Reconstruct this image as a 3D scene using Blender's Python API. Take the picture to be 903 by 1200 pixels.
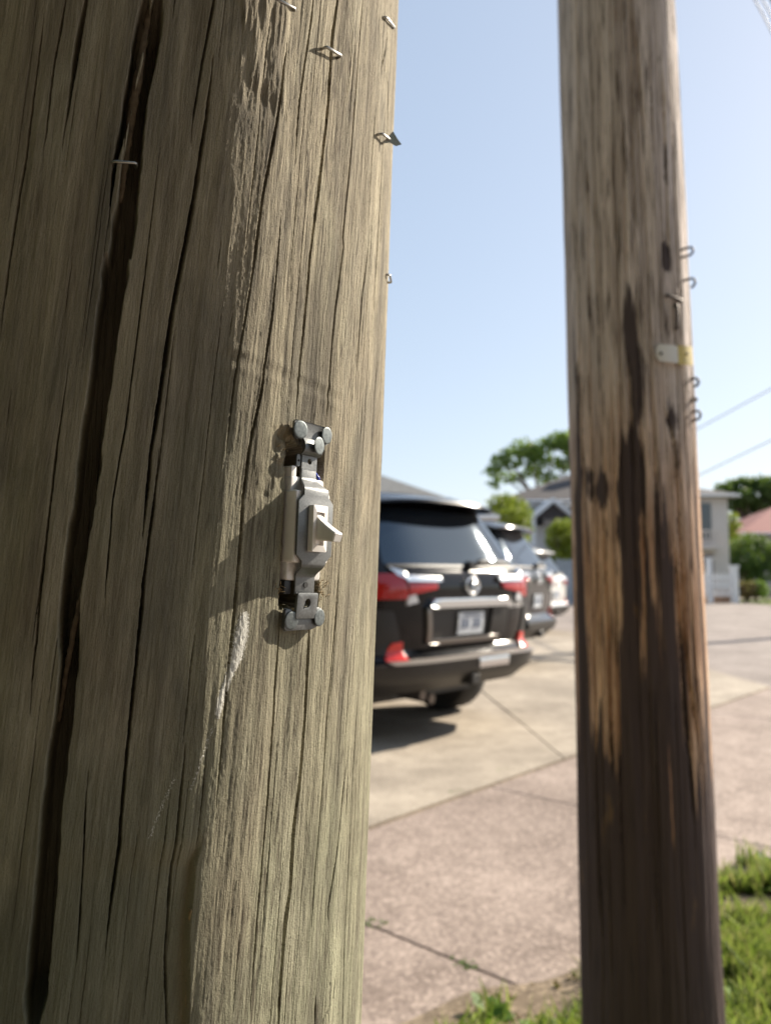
import bpy, bmesh, math, random
import numpy as np
from mathutils import Vector, Matrix
for _o in list(bpy.data.objects): bpy.data.objects.remove(_o)
S = bpy.context.scene
COL = S.collection
rnd = random.Random(11)
R = math.radians

# ------------------------------------------------------------------ camera
F, CX, CY, HOR, EYE = 906.0, 451.5, 600.0, 676.0, 1.20
PITCH = math.atan((HOR-CY)/F)
cam = bpy.data.cameras.new('camera'); camo = bpy.data.objects.new('camera', cam); COL.objects.link(camo)
cam.sensor_fit = 'VERTICAL'; cam.sensor_height = 24.0; cam.sensor_width = 24.0
cam.lens = 24.0*F/1200.0
cam.clip_start = 0.02; cam.clip_end = 2000
camo.location = (0, 0, EYE); camo.rotation_euler = (math.pi/2+PITCH, 0, 0)
cam.dof.use_dof = True; cam.dof.focus_distance = 0.372; cam.dof.aperture_fstop = cam.lens/2.9
cam.dof.aperture_blades = 0
S.camera = camo
# ------------------------------------------------------------------ light
SUN_AZ = R(56)          # clockwise from +Y
SUN_EL = R(31)
w = bpy.data.worlds.new('World'); S.world = w; w.use_nodes = True
nt = w.node_tree; bg = nt.nodes['Background']
sky = nt.nodes.new('ShaderNodeTexSky'); sky.sky_type = 'NISHITA'; sky.sun_disc = False
sky.sun_elevation = SUN_EL; sky.sun_rotation = SUN_AZ
sky.air_density = 1.0; sky.dust_density = 0.8; sky.ozone_density = 1.0; sky.altitude = 0
# a thin even summer haze: the whole dome is evened out and paled alike
gm_ = nt.nodes.new('ShaderNodeGamma'); gm_.inputs[1].default_value = 0.45; nt.links.new(sky.outputs[0], gm_.inputs[0])
mx_ = nt.nodes.new('ShaderNodeMix'); mx_.data_type = 'RGBA'; mx_.blend_type = 'MULTIPLY'; mx_.inputs[0].default_value = 1.0
nt.links.new(gm_.outputs[0], mx_.inputs[6]); mx_.inputs[7].default_value = (1.58, 1.65, 1.76, 1)
nt.links.new(mx_.outputs[2], bg.inputs[0]); bg.inputs[1].default_value = 0.118
sl = bpy.data.lights.new('sun', 'SUN'); sl.energy = 5.0; sl.angle = R(0.53); sl.color = (1.0, 0.90, 0.75)
so = bpy.data.objects.new('sun', sl); COL.objects.link(so)
sdir = Vector((math.sin(SUN_AZ)*math.cos(SUN_EL), math.cos(SUN_AZ)*math.cos(SUN_EL), math.sin(SUN_EL)))
so.rotation_euler = sdir.to_track_quat('Z', 'Y').to_euler(); so.location = (20, 15, 20)
S.view_settings.view_transform = 'Standard'; S.view_settings.look = 'None'
S.view_settings.exposure = 1.08; S.view_settings.gamma = 1.0; S.view_settings.use_curve_mapping = False
S.render.engine = 'CYCLES'
S.cycles.max_bounces = 6; S.cycles.use_denoising = True; S.cycles.denoiser = 'OPENIMAGEDENOISE'; S.cycles.denoising_input_passes = 'RGB_ALBEDO_NORMAL'; S.cycles.denoising_prefilter = 'ACCURATE'; S.cycles.use_adaptive_sampling = False

# ------------------------------------------------------------------ helpers
def ray(px, py):
    x = (px-CX)/F; y = (CY-py)/F
    c, s = math.cos(PITCH), math.sin(PITCH)
    return Vector((x, c - y*s, s + y*c))
def ground_pt(px, py, z=0.0):
    d = ray(px, py); t = (z-EYE)/d.z
    return Vector((d.x*t, d.y*t, z))
def at(px, py, Y):                      # world point on the pixel's ray at world depth Y
    d = ray(px, py); t = Y/d.y
    return Vector((d.x*t, Y, EYE+d.z*t))
def tag(o, label=None, cat=None, group=None, kind=None):
    if label: o['label'] = label
    if cat: o['category'] = cat
    if group: o['group'] = group
    if kind: o['kind'] = kind
    return o
def empty(name, loc=(0,0,0), rz=0.0):
    o = bpy.data.objects.new(name, None); COL.objects.link(o)
    o.location = loc; o.rotation_euler = (0,0,rz); o.empty_display_size = .1
    return o
def link(name, me, mat=None, parent=None, smooth=False):
    if mat is not None and not me.materials:
        me.materials.append(mat)
    o = bpy.data.objects.new(name, me); COL.objects.link(o)
    if parent is not None: o.parent = parent
    if smooth:
        me.polygons.foreach_set('use_smooth', np.ones(len(me.polygons), dtype=bool)); me.update()
    return o
def copy_tree(o, parent=None):
    c = o.copy(); COL.objects.link(c)
    if parent is not None: c.parent = parent
    for ch in list(o.children): copy_tree(ch, c)
    return c

class MB:
    """mesh builder: one MB -> one mesh object"""
    def __init__(s): s.bm = bmesh.new()
    def face(s, pts):
        vs = [s.bm.verts.new(p) for p in pts]; s.bm.faces.new(vs)
    def box(s, c, d, rot=None):
        m = Matrix.Translation(c) @ (rot.to_4x4() if rot is not None else Matrix.Identity(4)) @ Matrix.Diagonal((d[0], d[1], d[2], 1))
        bmesh.ops.create_cube(s.bm, size=1.0, matrix=m); return s
    def bb(s, x0, x1, y0, y1, z0, z1): return s.box(((x0+x1)/2,(y0+y1)/2,(z0+z1)/2),(abs(x1-x0),abs(y1-y0),abs(z1-z0)))
    def cyl(s, a, b, r0, r1=None, n=16, cap=True):
        a, b = Vector(a), Vector(b); r1 = r0 if r1 is None else r1
        d = (b-a); q = d.to_track_quat('Z', 'Y').to_matrix()
        ra, rb = [], []
        for i in range(n):
            t = 2*math.pi*i/n; v = q @ Vector((math.cos(t), math.sin(t), 0))
            ra.append(s.bm.verts.new(a+v*r0)); rb.append(s.bm.verts.new(b+v*r1))
        for i in range(n):
            j = (i+1) % n; s.bm.faces.new((ra[i], ra[j], rb[j], rb[i]))
        if cap: s.bm.faces.new(ra[::-1]); s.bm.faces.new(rb)
        return s
    def tube(s, pts, r, n=8):
        pts = [Vector(p) for p in pts]; rs = r if isinstance(r, (list, tuple)) else [r]*len(pts)
        rings = []; prev = None
        for i, p in enumerate(pts):
            d = (pts[min(i+1, len(pts)-1)] - pts[max(i-1, 0)]).normalized()
            if prev is None:
                u = d.orthogonal().normalized()
            else:
                u = (prev - d*prev.dot(d)).normalized()
            prev = u; v = d.cross(u)
            rings.append([s.bm.verts.new(p + (u*math.cos(2*math.pi*k/n)+v*math.sin(2*math.pi*k/n))*rs[i]) for k in range(n)])
        for a, b in zip(rings[:-1], rings[1:]):
            for k in range(n):
                j = (k+1) % n; s.bm.faces.new((a[k], a[j], b[j], b[k]))
        s.bm.faces.new(rings[0][::-1]); s.bm.faces.new(rings[-1]); return s
    def loft(s, rings, closed=True, caps=True):
        rv = [[s.bm.verts.new(p) for p in r] for r in rings]
        n = len(rv[0])
        for a, b in zip(rv[:-1], rv[1:]):
            for k in range(n if closed else n-1):
                j = (k+1) % n; s.bm.faces.new((a[k], a[j], b[j], b[k]))
        if caps: s.bm.faces.new(rv[0][::-1]); s.bm.faces.new(rv[-1])
        return s
    def lathe(s, prof, a, axis, n=24):
        """prof: (radius, height) list along axis from a"""
        a = Vector(a); q = Vector(axis).to_track_quat('Z', 'Y').to_matrix()
        rings = []
        for r, h in prof:
            rings.append([a + q @ Vector((max(r,1e-5)*math.cos(2*math.pi*k/n), max(r,1e-5)*math.sin(2*math.pi*k/n), h)) for k in range(n)])
        return s.loft(rings)
    def prism(s, outer, holes, fn, t):
        """polygon (2-D) with holes -> slab; fn(u,v,h) gives the 3-D point"""
        def ringof(poly, h): return [s.bm.verts.new(fn(u, v, h)) for u, v in poly]
        for h, flip in ((0.0, False), (t, True)):
            es = []; allv = []
            for poly in [outer]+holes:
                vs = ringof(poly, h); allv.append(vs)
                es += [s.bm.edges.new((vs[i], vs[(i+1) % len(vs)])) for i in range(len(vs))]
            bmesh.ops.triangle_fill(s.bm, use_beauty=True, use_dissolve=False, edges=es)
            if not flip: base = allv
            else:
                for va, vb in zip(base, allv):
                    n = len(va)
                    for i in range(n):
                        j = (i+1) % n; s.bm.faces.new((va[i], va[j], vb[j], vb[i]))
        return s
    def xform(s, m): bmesh.ops.transform(s.bm, matrix=m, verts=s.bm.verts[:]); return s
    def bevel(s, w, seg=2, ang=30):
        bmesh.ops.remove_doubles(s.bm, verts=s.bm.verts[:], dist=1e-6)
        es = [e for e in s.bm.edges if len(e.link_faces) == 2 and e.calc_face_angle(0) > R(ang)]
        bmesh.ops.bevel(s.bm, geom=es, offset=w, segments=seg, profile=.5, affect='EDGES', clamp_overlap=True); return s
    def build(s, name, mat, parent=None, smooth=False, auto=None):
        bmesh.ops.recalc_face_normals(s.bm, faces=s.bm.faces[:])
        me = bpy.data.meshes.new(name); s.bm.to_mesh(me); s.bm.free()
        o = link(name, me, mat, parent, smooth or auto is not None)
        if auto is not None and hasattr(me, 'set_sharp_from_angle'): me.set_sharp_from_angle(angle=R(auto))
        return o
def np_mesh(name, verts, faces, mat=None, parent=None, smooth=False):
    verts = np.asarray(verts, np.float32); faces = np.asarray(faces, np.int32)
    me = bpy.data.meshes.new(name); k = faces.shape[1]
    me.vertices.add(len(verts)); me.vertices.foreach_set('co', verts.ravel())
    me.loops.add(faces.size); me.loops.foreach_set('vertex_index', faces.ravel())
    me.polygons.add(len(faces)); me.polygons.foreach_set('loop_start', np.arange(0, faces.size, k, dtype=np.int32))
    me.polygons.foreach_set('loop_total', np.full(len(faces), k, np.int32))
    me.update(calc_edges=True); me.validate()
    return link(name, me, mat, parent, smooth)

_tab = {}
def vnoise(x, y, seed=0):
    if seed not in _tab: _tab[seed] = np.random.RandomState(seed+77).rand(256, 256)
    T = _tab[seed]; xi = np.floor(x).astype(int); yi = np.floor(y).astype(int)
    fx = x-xi; fy = y-yi; fx = fx*fx*(3-2*fx); fy = fy*fy*(3-2*fy)
    a = T[xi & 255, yi & 255]; b = T[(xi+1) & 255, yi & 255]; c = T[xi & 255, (yi+1) & 255]; d = T[(xi+1) & 255, (yi+1) & 255]
    return (a*(1-fx)+b*fx)*(1-fy)+(c*(1-fx)+d*fx)*fy
def fbm(x, y, seed=0, o=4, g=.5):
    t = 0; a = 1; n = 0
    for i in range(o): t = t+a*vnoise(x*2**i+13.7*i, y*2**i+7.1*i, seed+i); n += a; a *= g
    return t/n
def sstep(a, b, x): t = np.clip((x-a)/(b-a), 0, 1); return t*t*(3-2*t)

# ------------------------------------------------------------------ materials
class N:
    def __init__(s, name):
        s.m = bpy.data.materials.new(name); s.m.use_nodes = True; s.t = s.m.node_tree; s.n = s.t.nodes
        s.b = s.n['Principled BSDF']; s.l = s.t.links.new
    def coord(s, kind='Object'): return s.n.new('ShaderNodeTexCoord').outputs[kind]
    def map(s, v, sc):
        m = s.n.new('ShaderNodeMapping'); m.inputs['Scale'].default_value = sc; s.l(v, m.inputs[0]); return m.outputs[0]
    def noise(s, v, scale, detail=4, rough=.55, dist=0):
        n = s.n.new('ShaderNodeTexNoise'); s.l(v, n.inputs['Vector']); n.inputs['Scale'].default_value = scale
        n.inputs['Detail'].default_value = detail; n.inputs['Roughness'].default_value = rough; n.inputs['Distortion'].default_value = dist
        return n.outputs[0]
    def voro(s, v, scale, out='Distance'):
        n = s.n.new('ShaderNodeTexVoronoi'); s.l(v, n.inputs['Vector']); n.inputs['Scale'].default_value = scale; return n.outputs[out]
    def ramp(s, f, stops, interp='LINEAR'):
        n = s.n.new('ShaderNodeValToRGB'); s.l(f, n.inputs[0]); e = n.color_ramp.elements; n.color_ramp.interpolation = interp
        while len(e) < len(stops): e.new(.5)
        for el, (p, c) in zip(e, stops):
            el.position = p; el.color = (c, c, c, 1) if isinstance(c, (int, float)) else (*c, 1)
        return n.outputs[0]
    def mix(s, f, a, b, mode='MIX'):
        n = s.n.new('ShaderNodeMix'); n.data_type = 'RGBA'; n.blend_type = mode
        for sock, v in ((n.inputs[0], f), (n.inputs[6], a), (n.inputs[7], b)):
            if isinstance(v, (int, float)): sock.default_value = v if sock.type == 'VALUE' else (v, v, v, 1)
            elif isinstance(v, tuple): sock.default_value = (*v, 1)
            else: s.l(v, sock)
        return n.outputs[2]
    def math(s, op, a, b=0.0, c=None):
        n = s.n.new('ShaderNodeMath'); n.operation = op
        for i, v in enumerate((a, b) if c is None else (a, b, c)):
            if isinstance(v, (int, float)): n.inputs[i].default_value = v
            else: s.l(v, n.inputs[i])
        return n.outputs[0]
    def attr(s, name):
        n = s.n.new('ShaderNodeAttribute'); n.attribute_name = name; return n.outputs['Fac']
    def bump(s, h, strength=.3, dist=.01):
        n = s.n.new('ShaderNodeBump'); n.inputs['Strength'].default_value = strength; n.inputs['Distance'].default_value = dist
        s.l(h, n.inputs['Height']); s.l(n.outputs[0], s.b.inputs['Normal']); return s
    def set(s, color=None, rough=None, metal=None, ior=None, coat=None, **k):
        for key, v in (('Base Color', color), ('Roughness', rough), ('Metallic', metal), ('IOR', ior), ('Coat Weight', coat), *k.items()):
            if v is None: continue
            i = s.b.inputs[key]
            if isinstance(v, tuple): i.default_value = (*v, 1)
            elif isinstance(v, (int, float)): i.default_value = v
            else: s.l(v, i)
        return s
def plain(name, color, rough=.6, metal=0.0, var=.12, scale=12, ior=1.5, coat=0.0, bump=0.0):
    n = N(name); v = n.coord()
    f = n.noise(v, scale, 5)
    c = n.mix(n.ramp(f, [(.3, 0.0), (.7, 1.0)]), tuple(x*(1-var) for x in color), tuple(min(1, x*(1+var)) for x in color))
    n.set(c, rough, metal, ior, coat)
    if bump: n.bump(f, bump, .01)
    return n.m

def near_wood():
    n = N('weathered_pole_wood'); uv = n.coord('UV')
    sep = n.n.new('ShaderNodeSeparateXYZ'); n.l(uv, sep.inputs[0])
    sk = n.n.new('ShaderNodeCombineXYZ')                                   # follow the winding of the grain
    n.l(n.math('MULTIPLY_ADD', sep.outputs[1], -.055, sep.outputs[0]), sk.inputs[0]); n.l(sep.outputs[1], sk.inputs[1]); g = sk.outputs[0]
    patch = n.noise(n.map(g, (9, 2.6, 1)), 1, 4, .6, .3)
    patch2 = n.noise(n.map(g, (22, 5, 1)), 1, 5, .65, .6)
    st = n.noise(n.map(g, (70, 4.5, 1)), 1, 7, .68, .25)
    fib = n.noise(n.map(g, (400, 24, 1)), 1, 5, .65, .3)
    fib2 = n.noise(n.map(g, (950, 60, 1)), 1, 4, .65)
    fuzz = n.noise(n.map(g, (1700, 900, 1)), 1, 3, .7)
    tan = n.mix(n.ramp(st, [(.30, 0.0), (.68, 1.0)]), (0.150, 0.123, 0.087), (0.403, 0.352, 0.253))
    grn = n.mix(n.ramp(st, [(.30, 0.0), (.66, 1.0)]), (0.122, 0.118, 0.080), (0.386, 0.378, 0.264))
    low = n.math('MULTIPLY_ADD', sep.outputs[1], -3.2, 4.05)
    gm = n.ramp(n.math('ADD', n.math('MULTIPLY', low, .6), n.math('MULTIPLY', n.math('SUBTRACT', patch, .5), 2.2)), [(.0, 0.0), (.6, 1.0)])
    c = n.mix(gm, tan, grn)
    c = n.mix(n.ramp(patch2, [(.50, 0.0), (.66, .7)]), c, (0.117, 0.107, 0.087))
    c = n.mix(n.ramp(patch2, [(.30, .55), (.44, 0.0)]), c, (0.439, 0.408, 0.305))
    lit_mask = n.attr('lit_side')  # mask of the sunlit face, divided at the shade line
    shade_tint = n.ramp(n.math('ADD', n.math('MULTIPLY', low, .35), n.noise(n.map(g, (12, 5, 1)), 1, 4, .6)), [(.45, 0.0), (.8, .75)])
    c = n.mix(n.math('MULTIPLY', shade_tint, n.math('SUBTRACT', 1.0, lit_mask)), c, (0.120, 0.127, 0.086))  # shaded side of the trunk painted darker and greener to deepen its shade
    c0 = c
    c = n.mix(n.ramp(fib, [(.34, .75), (.45, 0.0)]), c, (0.076, 0.064, 0.046))
    c = n.mix(n.ramp(fib2, [(.36, .6), (.46, 0.0)]), c, (0.096, 0.082, 0.060))
    c = n.mix(n.ramp(fib2, [(.56, 0.0), (.74, .6)]), c, (0.480, 0.451, 0.336))
    c = n.mix(n.ramp(fuzz, [(.36, .6), (.46, 0.0)]), c, (0.083, 0.072, 0.051))
    rough = n.ramp(n.noise(n.map(g, (30, 9, 1)), 1, 4, .6, .5), [(.42, 0.0), (.6, 1.0)])
    c = n.mix(n.math('MULTIPLY', rough, n.ramp(n.noise(n.map(g, (560, 42, 1)), 1, 4, .7, .4), [(.39, .8), (.47, 0.0)])), c, (0.060, 0.046, 0.032))
    c = n.mix(n.math('MULTIPLY_ADD', lit_mask, .65, .35), c0, c)  # fibre contrast painted weaker on the shaded side
    c = n.mix(n.attr('dark_wear'), c, (0.067, 0.057, 0.045))
    c = n.mix(n.attr('fresh_wood'), c, (0.270, 0.206, 0.124))
    pm = n.math('ADD', n.attr('pale_crust'), n.math('MULTIPLY', n.math('SUBTRACT', fuzz, .5), 2.2))
    c = n.mix(n.math('MULTIPLY', n.ramp(pm, [(.42, 0.0), (.62, 1.0)]), n.ramp(n.attr('pale_crust'), [(.05, 0.0), (.2, 1.0)])), c, (0.623, 0.609, 0.556))
    n.set(c, .88)
    n.b.inputs['Specular IOR Level'].default_value = .2
    h = n.math('ADD', n.math('MULTIPLY', fib, 1.0), n.math('ADD', n.math('MULTIPLY', fib2, .6), n.math('MULTIPLY', fuzz, .6)))
    n.bump(h, .9, .0011); return n.m
def far_wood():
    n = N('stained_pole_wood'); uv = n.coord('UV')
    st = n.noise(n.map(uv, (44, 2.0, 1)), 1, 8, .68, .3)
    fib = n.noise(n.map(uv, (190, 6, 1)), 1, 5, .65)
    pt = n.noise(n.map(uv, (10, 2.4, 1)), 1, 4, .6)
    grey = n.mix(n.ramp(st, [(.32, 0.0), (.66, 1.0)]), (.36, .300, .270), (.82, .72, .67))
    warm = n.mix(n.ramp(st, [(.34, 0.0), (.64, 1.0)]), (.30, .150, .090), (.95, .65, .44))
    sep = n.n.new('ShaderNodeSeparateXYZ'); n.l(uv, sep.inputs[0])
    hm = n.ramp(n.math('ADD', n.math('MULTIPLY_ADD', sep.outputs[1], 1.7, -2.05), n.math('MULTIPLY', n.math('SUBTRACT', pt, .5), 1.1)), [(0.0, 0.0), (.75, 1.0)])
    c = n.mix(hm, warm, grey)
    c = n.mix(n.ramp(fib, [(.38, .92), (.48, 0.0)]), c, (.06, .04, .03))
    sm = n.math('ADD', n.attr('dark_wear'), n.math('ADD', n.math('MULTIPLY', n.math('SUBTRACT', st, .5), 2.2), n.math('MULTIPLY', n.math('SUBTRACT', fib, .5), 1.2)))
    c = n.mix(n.ramp(sm, [(.40, 0.0), (.56, .96)]), c, (.066, .050, .052))
    c = n.mix(n.ramp(n.noise(n.map(uv, (26, 6, 1)), 1, 3, .6), [(.64, 0.0), (.75, .4)]), c, (.30, .18, .08))
    n.set(c, .9); n.b.inputs['Specular IOR Level'].default_value = .2
    n.bump(n.math('ADD', fib, st), .6, .003); return n.m
def concrete(name, a, b, speck, spk_scale, amt, crack=False):
    n = N(name); v = n.coord()
    big = n.noise(v, .9, 6, .68); mid = n.noise(v, 5, 6, .65); fine = n.noise(v, 70, 4, .7)
    c = n.mix(n.ramp(big, [(.36, 0.0), (.62, 1.0)]), tuple(x*.74 for x in a), b)
    c = n.mix(n.ramp(mid, [(.34, .6), (.52, 0.0)]), c, tuple(x*.66 for x in a))
    vc = n.voro(v, spk_scale, 'Color')
    bw = n.n.new('ShaderNodeRGBToBW'); n.l(vc, bw.inputs[0])
    c = n.mix(n.ramp(bw.outputs[0], [(.15, amt), (.42, 0.0)]), c, speck)
    c = n.mix(n.ramp(bw.outputs[0], [(.62, 0.0), (.85, amt)]), c, tuple(min(.8, x*1.35) for x in b))
    n.set(c, .9); n.b.inputs['Specular IOR Level'].default_value = .25
    n.bump(n.math('ADD', fine, n.math('MULTIPLY', bw.outputs[0], .6)), .35, .006); return n.m
def leafmat(name, a, b, trans=.35, dry=None):
    n = N(name); g = n.n.new('ShaderNodeNewGeometry')
    c = n.mix(g.outputs['Random Per Island'], a, b)
    if dry: c = n.mix(n.ramp(n.math('FRACT', n.math('MULTIPLY', g.outputs['Random Per Island'], 37.0)), [(.80, 0.0), (.86, 1.0)]), c, dry)
    n.set(c, .55); n.b.inputs['Specular IOR Level'].default_value = .3
    tr = n.n.new('ShaderNodeBsdfTranslucent'); n.l(n.mix(.5, c, (.22, .32, .03)), tr.inputs[0])
    ms = n.n.new('ShaderNodeMixShader'); ms.inputs[0].default_value = trans
    n.l(n.b.outputs[0], ms.inputs[1]); n.l(tr.outputs[0], ms.inputs[2])
    n.l(ms.outputs[0], n.n['Material Output'].inputs[0]); return n.m
def metal(name, c, rough, sc=900, var=.35, m=1.0):
    n = N(name); v = n.coord(); f = n.noise(v, sc, 5, .7); g = n.noise(v, sc*.14, 4, .6)
    k = n.mix(n.ramp(f, [(.3, 0.0), (.7, 1.0)]), tuple(x*(1-var) for x in c), c)
    k = n.mix(n.ramp(g, [(.5, 0.0), (.72, .5)]), k, tuple(x*.55 for x in c))
    n.set(k, n.ramp(f, [(.2, rough-.1), (.8, rough+.14)]), m); n.bump(f, .25, .0004); return n.m
M = dict(
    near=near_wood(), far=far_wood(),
    splinter_brown=plain('brown_inner_wood', (.13, .095, .06), .9, var=.4, scale=300),
    splinter=plain('splintered_wood', (.33, .24, .13), .85, var=.4, scale=400),
    resin=plain('dried_resin', (.30, .26, .22), .6, var=.5, scale=500, bump=.5),
    zinc=metal('galvanised_steel', (.205, .212, .215), .46, m=.75), nail=metal('zinc_nail_head', (.20, .225, .23), .5, 500, .6, m=.7),
    staple=metal('steel_staple', (.52, .50, .47), .38, m=.9), rusty=metal('dull_staple_wire', (.14, .12, .11), .55),
    ivory=plain('ivory_plastic', (.80, .765, .73), .36, var=.04, scale=150), grime=plain('grimy_plastic', (.68, .65, .62), .5, var=.18, scale=260),
    hole=plain('dark_steel_hole_shade', (.035, .035, .035), .5, .4), bluewire=plain('blue_insulation', (.03, .06, .45), .4),
    tag_white=plain('white_tag', (.72, .70, .66), .4, var=.05), tag_yellow=plain('yellow_tag', (.55, .42, .09), .5, var=.2, scale=60),
    driveway=concrete('driveway_concrete', (.33, .28, .225), (.43, .37, .30), (.20, .17, .135), 120, .3),
    aggregate=concrete('aggregate_concrete', (.265, .205, .172), (.37, .298, .256), (.13, .10, .088), 85, .55),
    road=concrete('pale_road', (.245, .205, .185), (.315, .27, .245), (.15, .13, .115), 70, .35),
    soil=concrete('dry_soil', (.15, .11, .075), (.27, .21, .145), (.09, .065, .045), 75, .7),
    yard=concrete('rough_yard', (.075, .085, .03), (.13, .125, .06), (.06, .05, .03), 30, .6),
    black_paint=N('black_car_paint').set((.004, .004, .005), .14, 0.0, 1.42, 0.0).m,
    grey_paint=N('dark_grey_car_paint').set((.014, .014, .016), .2, .0, 1.5, .2).m,
    white_paint_car=N('white_car_paint').set((.72, .70, .67), .25, 0, 1.5, .8).m,
    black_plastic=plain('black_plastic', (.022, .021, .021), .5), bumper=plain('bumper_plastic', (.018, .016, .015), .45),
    bumper_top=plain('bumper_step_pad', (.17, .15, .135), .5, var=.1),
    glass=N('tinted_glass').set((.008, .012, .018), .03, 0, 1.95, **{'Specular Tint': (.62, .82, 1.0)}).m,
    chrome=N('chrome').set((.72, .73, .74), .24, 1.0).m,
    dark_chrome=N('dark_chrome').set((.24, .23, .22), .30, 1.0).m,
    red=N('red_lens').set((.40, .006, .010), .12, 0, 1.55, .6).m, reflector=N('red_reflector').set((.75, .04, .03), .15, 0, 1.5, .5).m,
    lens=N('clear_lens').set((.7, .72, .75), .1, .3).m, plate=plain('plate_white', (.68, .72, .76), .35, var=.04),
    plate_ink=plain('plate_ink', (.14, .17, .24), .5), rubber=plain('tyre_rubber', (.02, .02, .02), .75), alloy=metal('alloy_wheel', (.55, .56, .58), .3, 60, .1),
    exhaust=metal('exhaust_metal', (.20, .17, .15), .45, 60),
    grass=leafmat('grass_blades', (.06, .12, .018), (.42, .46, .13), .45, (.42, .34, .18)),
    weed=leafmat('weed_leaves', (.05, .13, .02), (.16, .27, .05), .4),
    leaf_dark=leafmat('dark_leaves', (.035, .075, .022), (.085, .15, .04)), leaf_lime=leafmat('lime_leaves', (.17, .22, .02), (.30, .33, .045)),
    leaf_mid=leafmat('mid_leaves', (.08, .16, .035), (.24, .34, .09), .5), leaf_brown=leafmat('dry_leaves', (.16, .10, .05), (.25, .18, .09)),
    bark=plain('bark', (.10, .075, .055), .9, var=.4, scale=6, bump=.4),
    wall=plain('cream_stucco', (.58, .53, .50), .85, var=.06, scale=2), wall_white=plain('white_siding', (.72, .72, .72), .7, var=.05, scale=2),
    wall_grey=plain('grey_stucco', (.36, .35, .37), .85, var=.06, scale=2),
    roof_grey=plain('grey_shingle', (.17, .17, .165), .9, var=.2, scale=5), roof_brown=plain('brown_shingle', (.075, .066, .066), .9, var=.2, scale=5),
    roof_red=plain('red_tile', (.30, .115, .10), .85, var=.2, scale=5),
    trim=plain('white_trim', (.78, .78, .78), .6, var=.04), win=N('house_glass').set((.04, .05, .06), .08, 0, 1.8).m,
    garage=plain('brown_garage_door', (.16, .12, .10), .7), door=plain('dark_door', (.10, .07, .06), .6),
    fence_blue=plain('blue_grey_boards', (.30, .35, .40), .8, var=.15, scale=4), white=plain('white_fence_paint', (.78, .78, .78), .6, var=.04),
    cable=plain('cable_jacket', (.06, .06, .065), .6), thin_wire=plain('aluminium_wire', (.42, .42, .44), .5),
    brick_dark=plain('dark_brick', (.10, .055, .045), .85, var=.25, scale=10),
    brick=plain('brown_brick', (.28, .19, .14), .85, var=.25, scale=10),
)
# ------------------------------------------------------------------ setting: ground, road, pavement
D_ = Vector((.669, .743, 0)); N_ = Vector((-.743, .669, 0))       # along the pavement / up the driveways
def dn(d, n, z=0.0): return Vector((D_.x*d+N_.x*n, D_.y*d+N_.y*n, z))
def todn(p): return (p.x*D_.x+p.y*D_.y, p.x*N_.x+p.y*N_.y)
def sheet(name, pts, mat, z, parent=None, kind='structure'):
    b = MB(); b.face([Vector((p[0], p[1], z)) for p in pts]); o = b.build(name, mat, parent)
    if kind: o['kind'] = kind
    return o
b = MB(); b.face([(-700,-700,-.06),(700,-700,-.06),(700,700,-.06),(-700,700,-.06)])
tag(b.build('ground', M['yard']), 'rough grassy earth under the whole street corner', kind='structure')
road = sheet('road', [tuple(dn(-30,-14))[:2], tuple(dn(130,-14))[:2], tuple(dn(130,75))[:2], tuple(dn(15.6,75))[:2], tuple(dn(15.6,8.2))[:2], tuple(dn(9.2,2.6))[:2], tuple(dn(9.2,-.2))[:2], tuple(dn(-30,-.2))[:2]], M['road'], -.012)
tag(road, 'pale sunlit road surface reaching the far houses', kind='structure')
def slab(name, poly, mat, parent, top=0.0, t=.09, gap=.004, tilt=0.0):
    c = sum((Vector((p[0], p[1])) for p in poly), Vector((0,0)))/len(poly)
    P = []
    for p in poly:
        v = Vector((p[0], p[1])); d = (v-c); L = d.length
        P.append(c + d*(1-gap/L))
    b = MB(); zz = top + rnd.uniform(-tilt, tilt)
    lo = [Vector((p.x, p.y, zz-t)) for p in P]; hi = [Vector((p.x, p.y, zz)) for p in P]
    b.loft([lo, hi]); b.bevel(.004, 1, 60)
    return b.build(name, mat, parent)
def dnp(*l): return [tuple(dn(d, n))[:2] for d, n in l]
# pavement: a run of exposed-aggregate slabs, bedded on soil
bed = sheet('sidewalk', dnp((-9,1.0),(14,1.0),(14,2.62),(-9,2.62)), M['soil'], -.014)
tag(bed, 'pinkish exposed aggregate pavement with weedy joints', kind='structure')
j0 = todn(ground_pt(430,1080)); j1 = todn(ground_pt(547,1133)); jd = (j0[0]+j1[0])/2
ds = [jd-7.2, jd-5.4, jd-3.6, jd-1.8, jd, jd+1.75, jd+3.4, jd+5.1, jd+6.9, jd+8.7, jd+10.5]
for i in range(len(ds)-1):
    slab('paving_slab', dnp((ds[i],1.02),(ds[i+1],1.02),(ds[i+1],2.60),(ds[i],2.60)), M['aggregate'], bed, 0, .06, .004, .003)
ap = sheet('driveway_apron', dnp((3.63,-.25),(9.2,-.25),(9.2,1.0),(3.63,1.0)), M['soil'], -.0135)
tag(ap, 'paved apron between the pavement and the road', kind='structure')
for a0, a1 in ((3.64, 5.3), (5.3, 7.2), (7.2, 9.2)):
    slab('paving_slab', dnp((a0,-.25),(a1,-.25),(a1,1.0),(a0,1.0)), M['aggregate'], ap, 0, .06, .004, .003)
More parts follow.
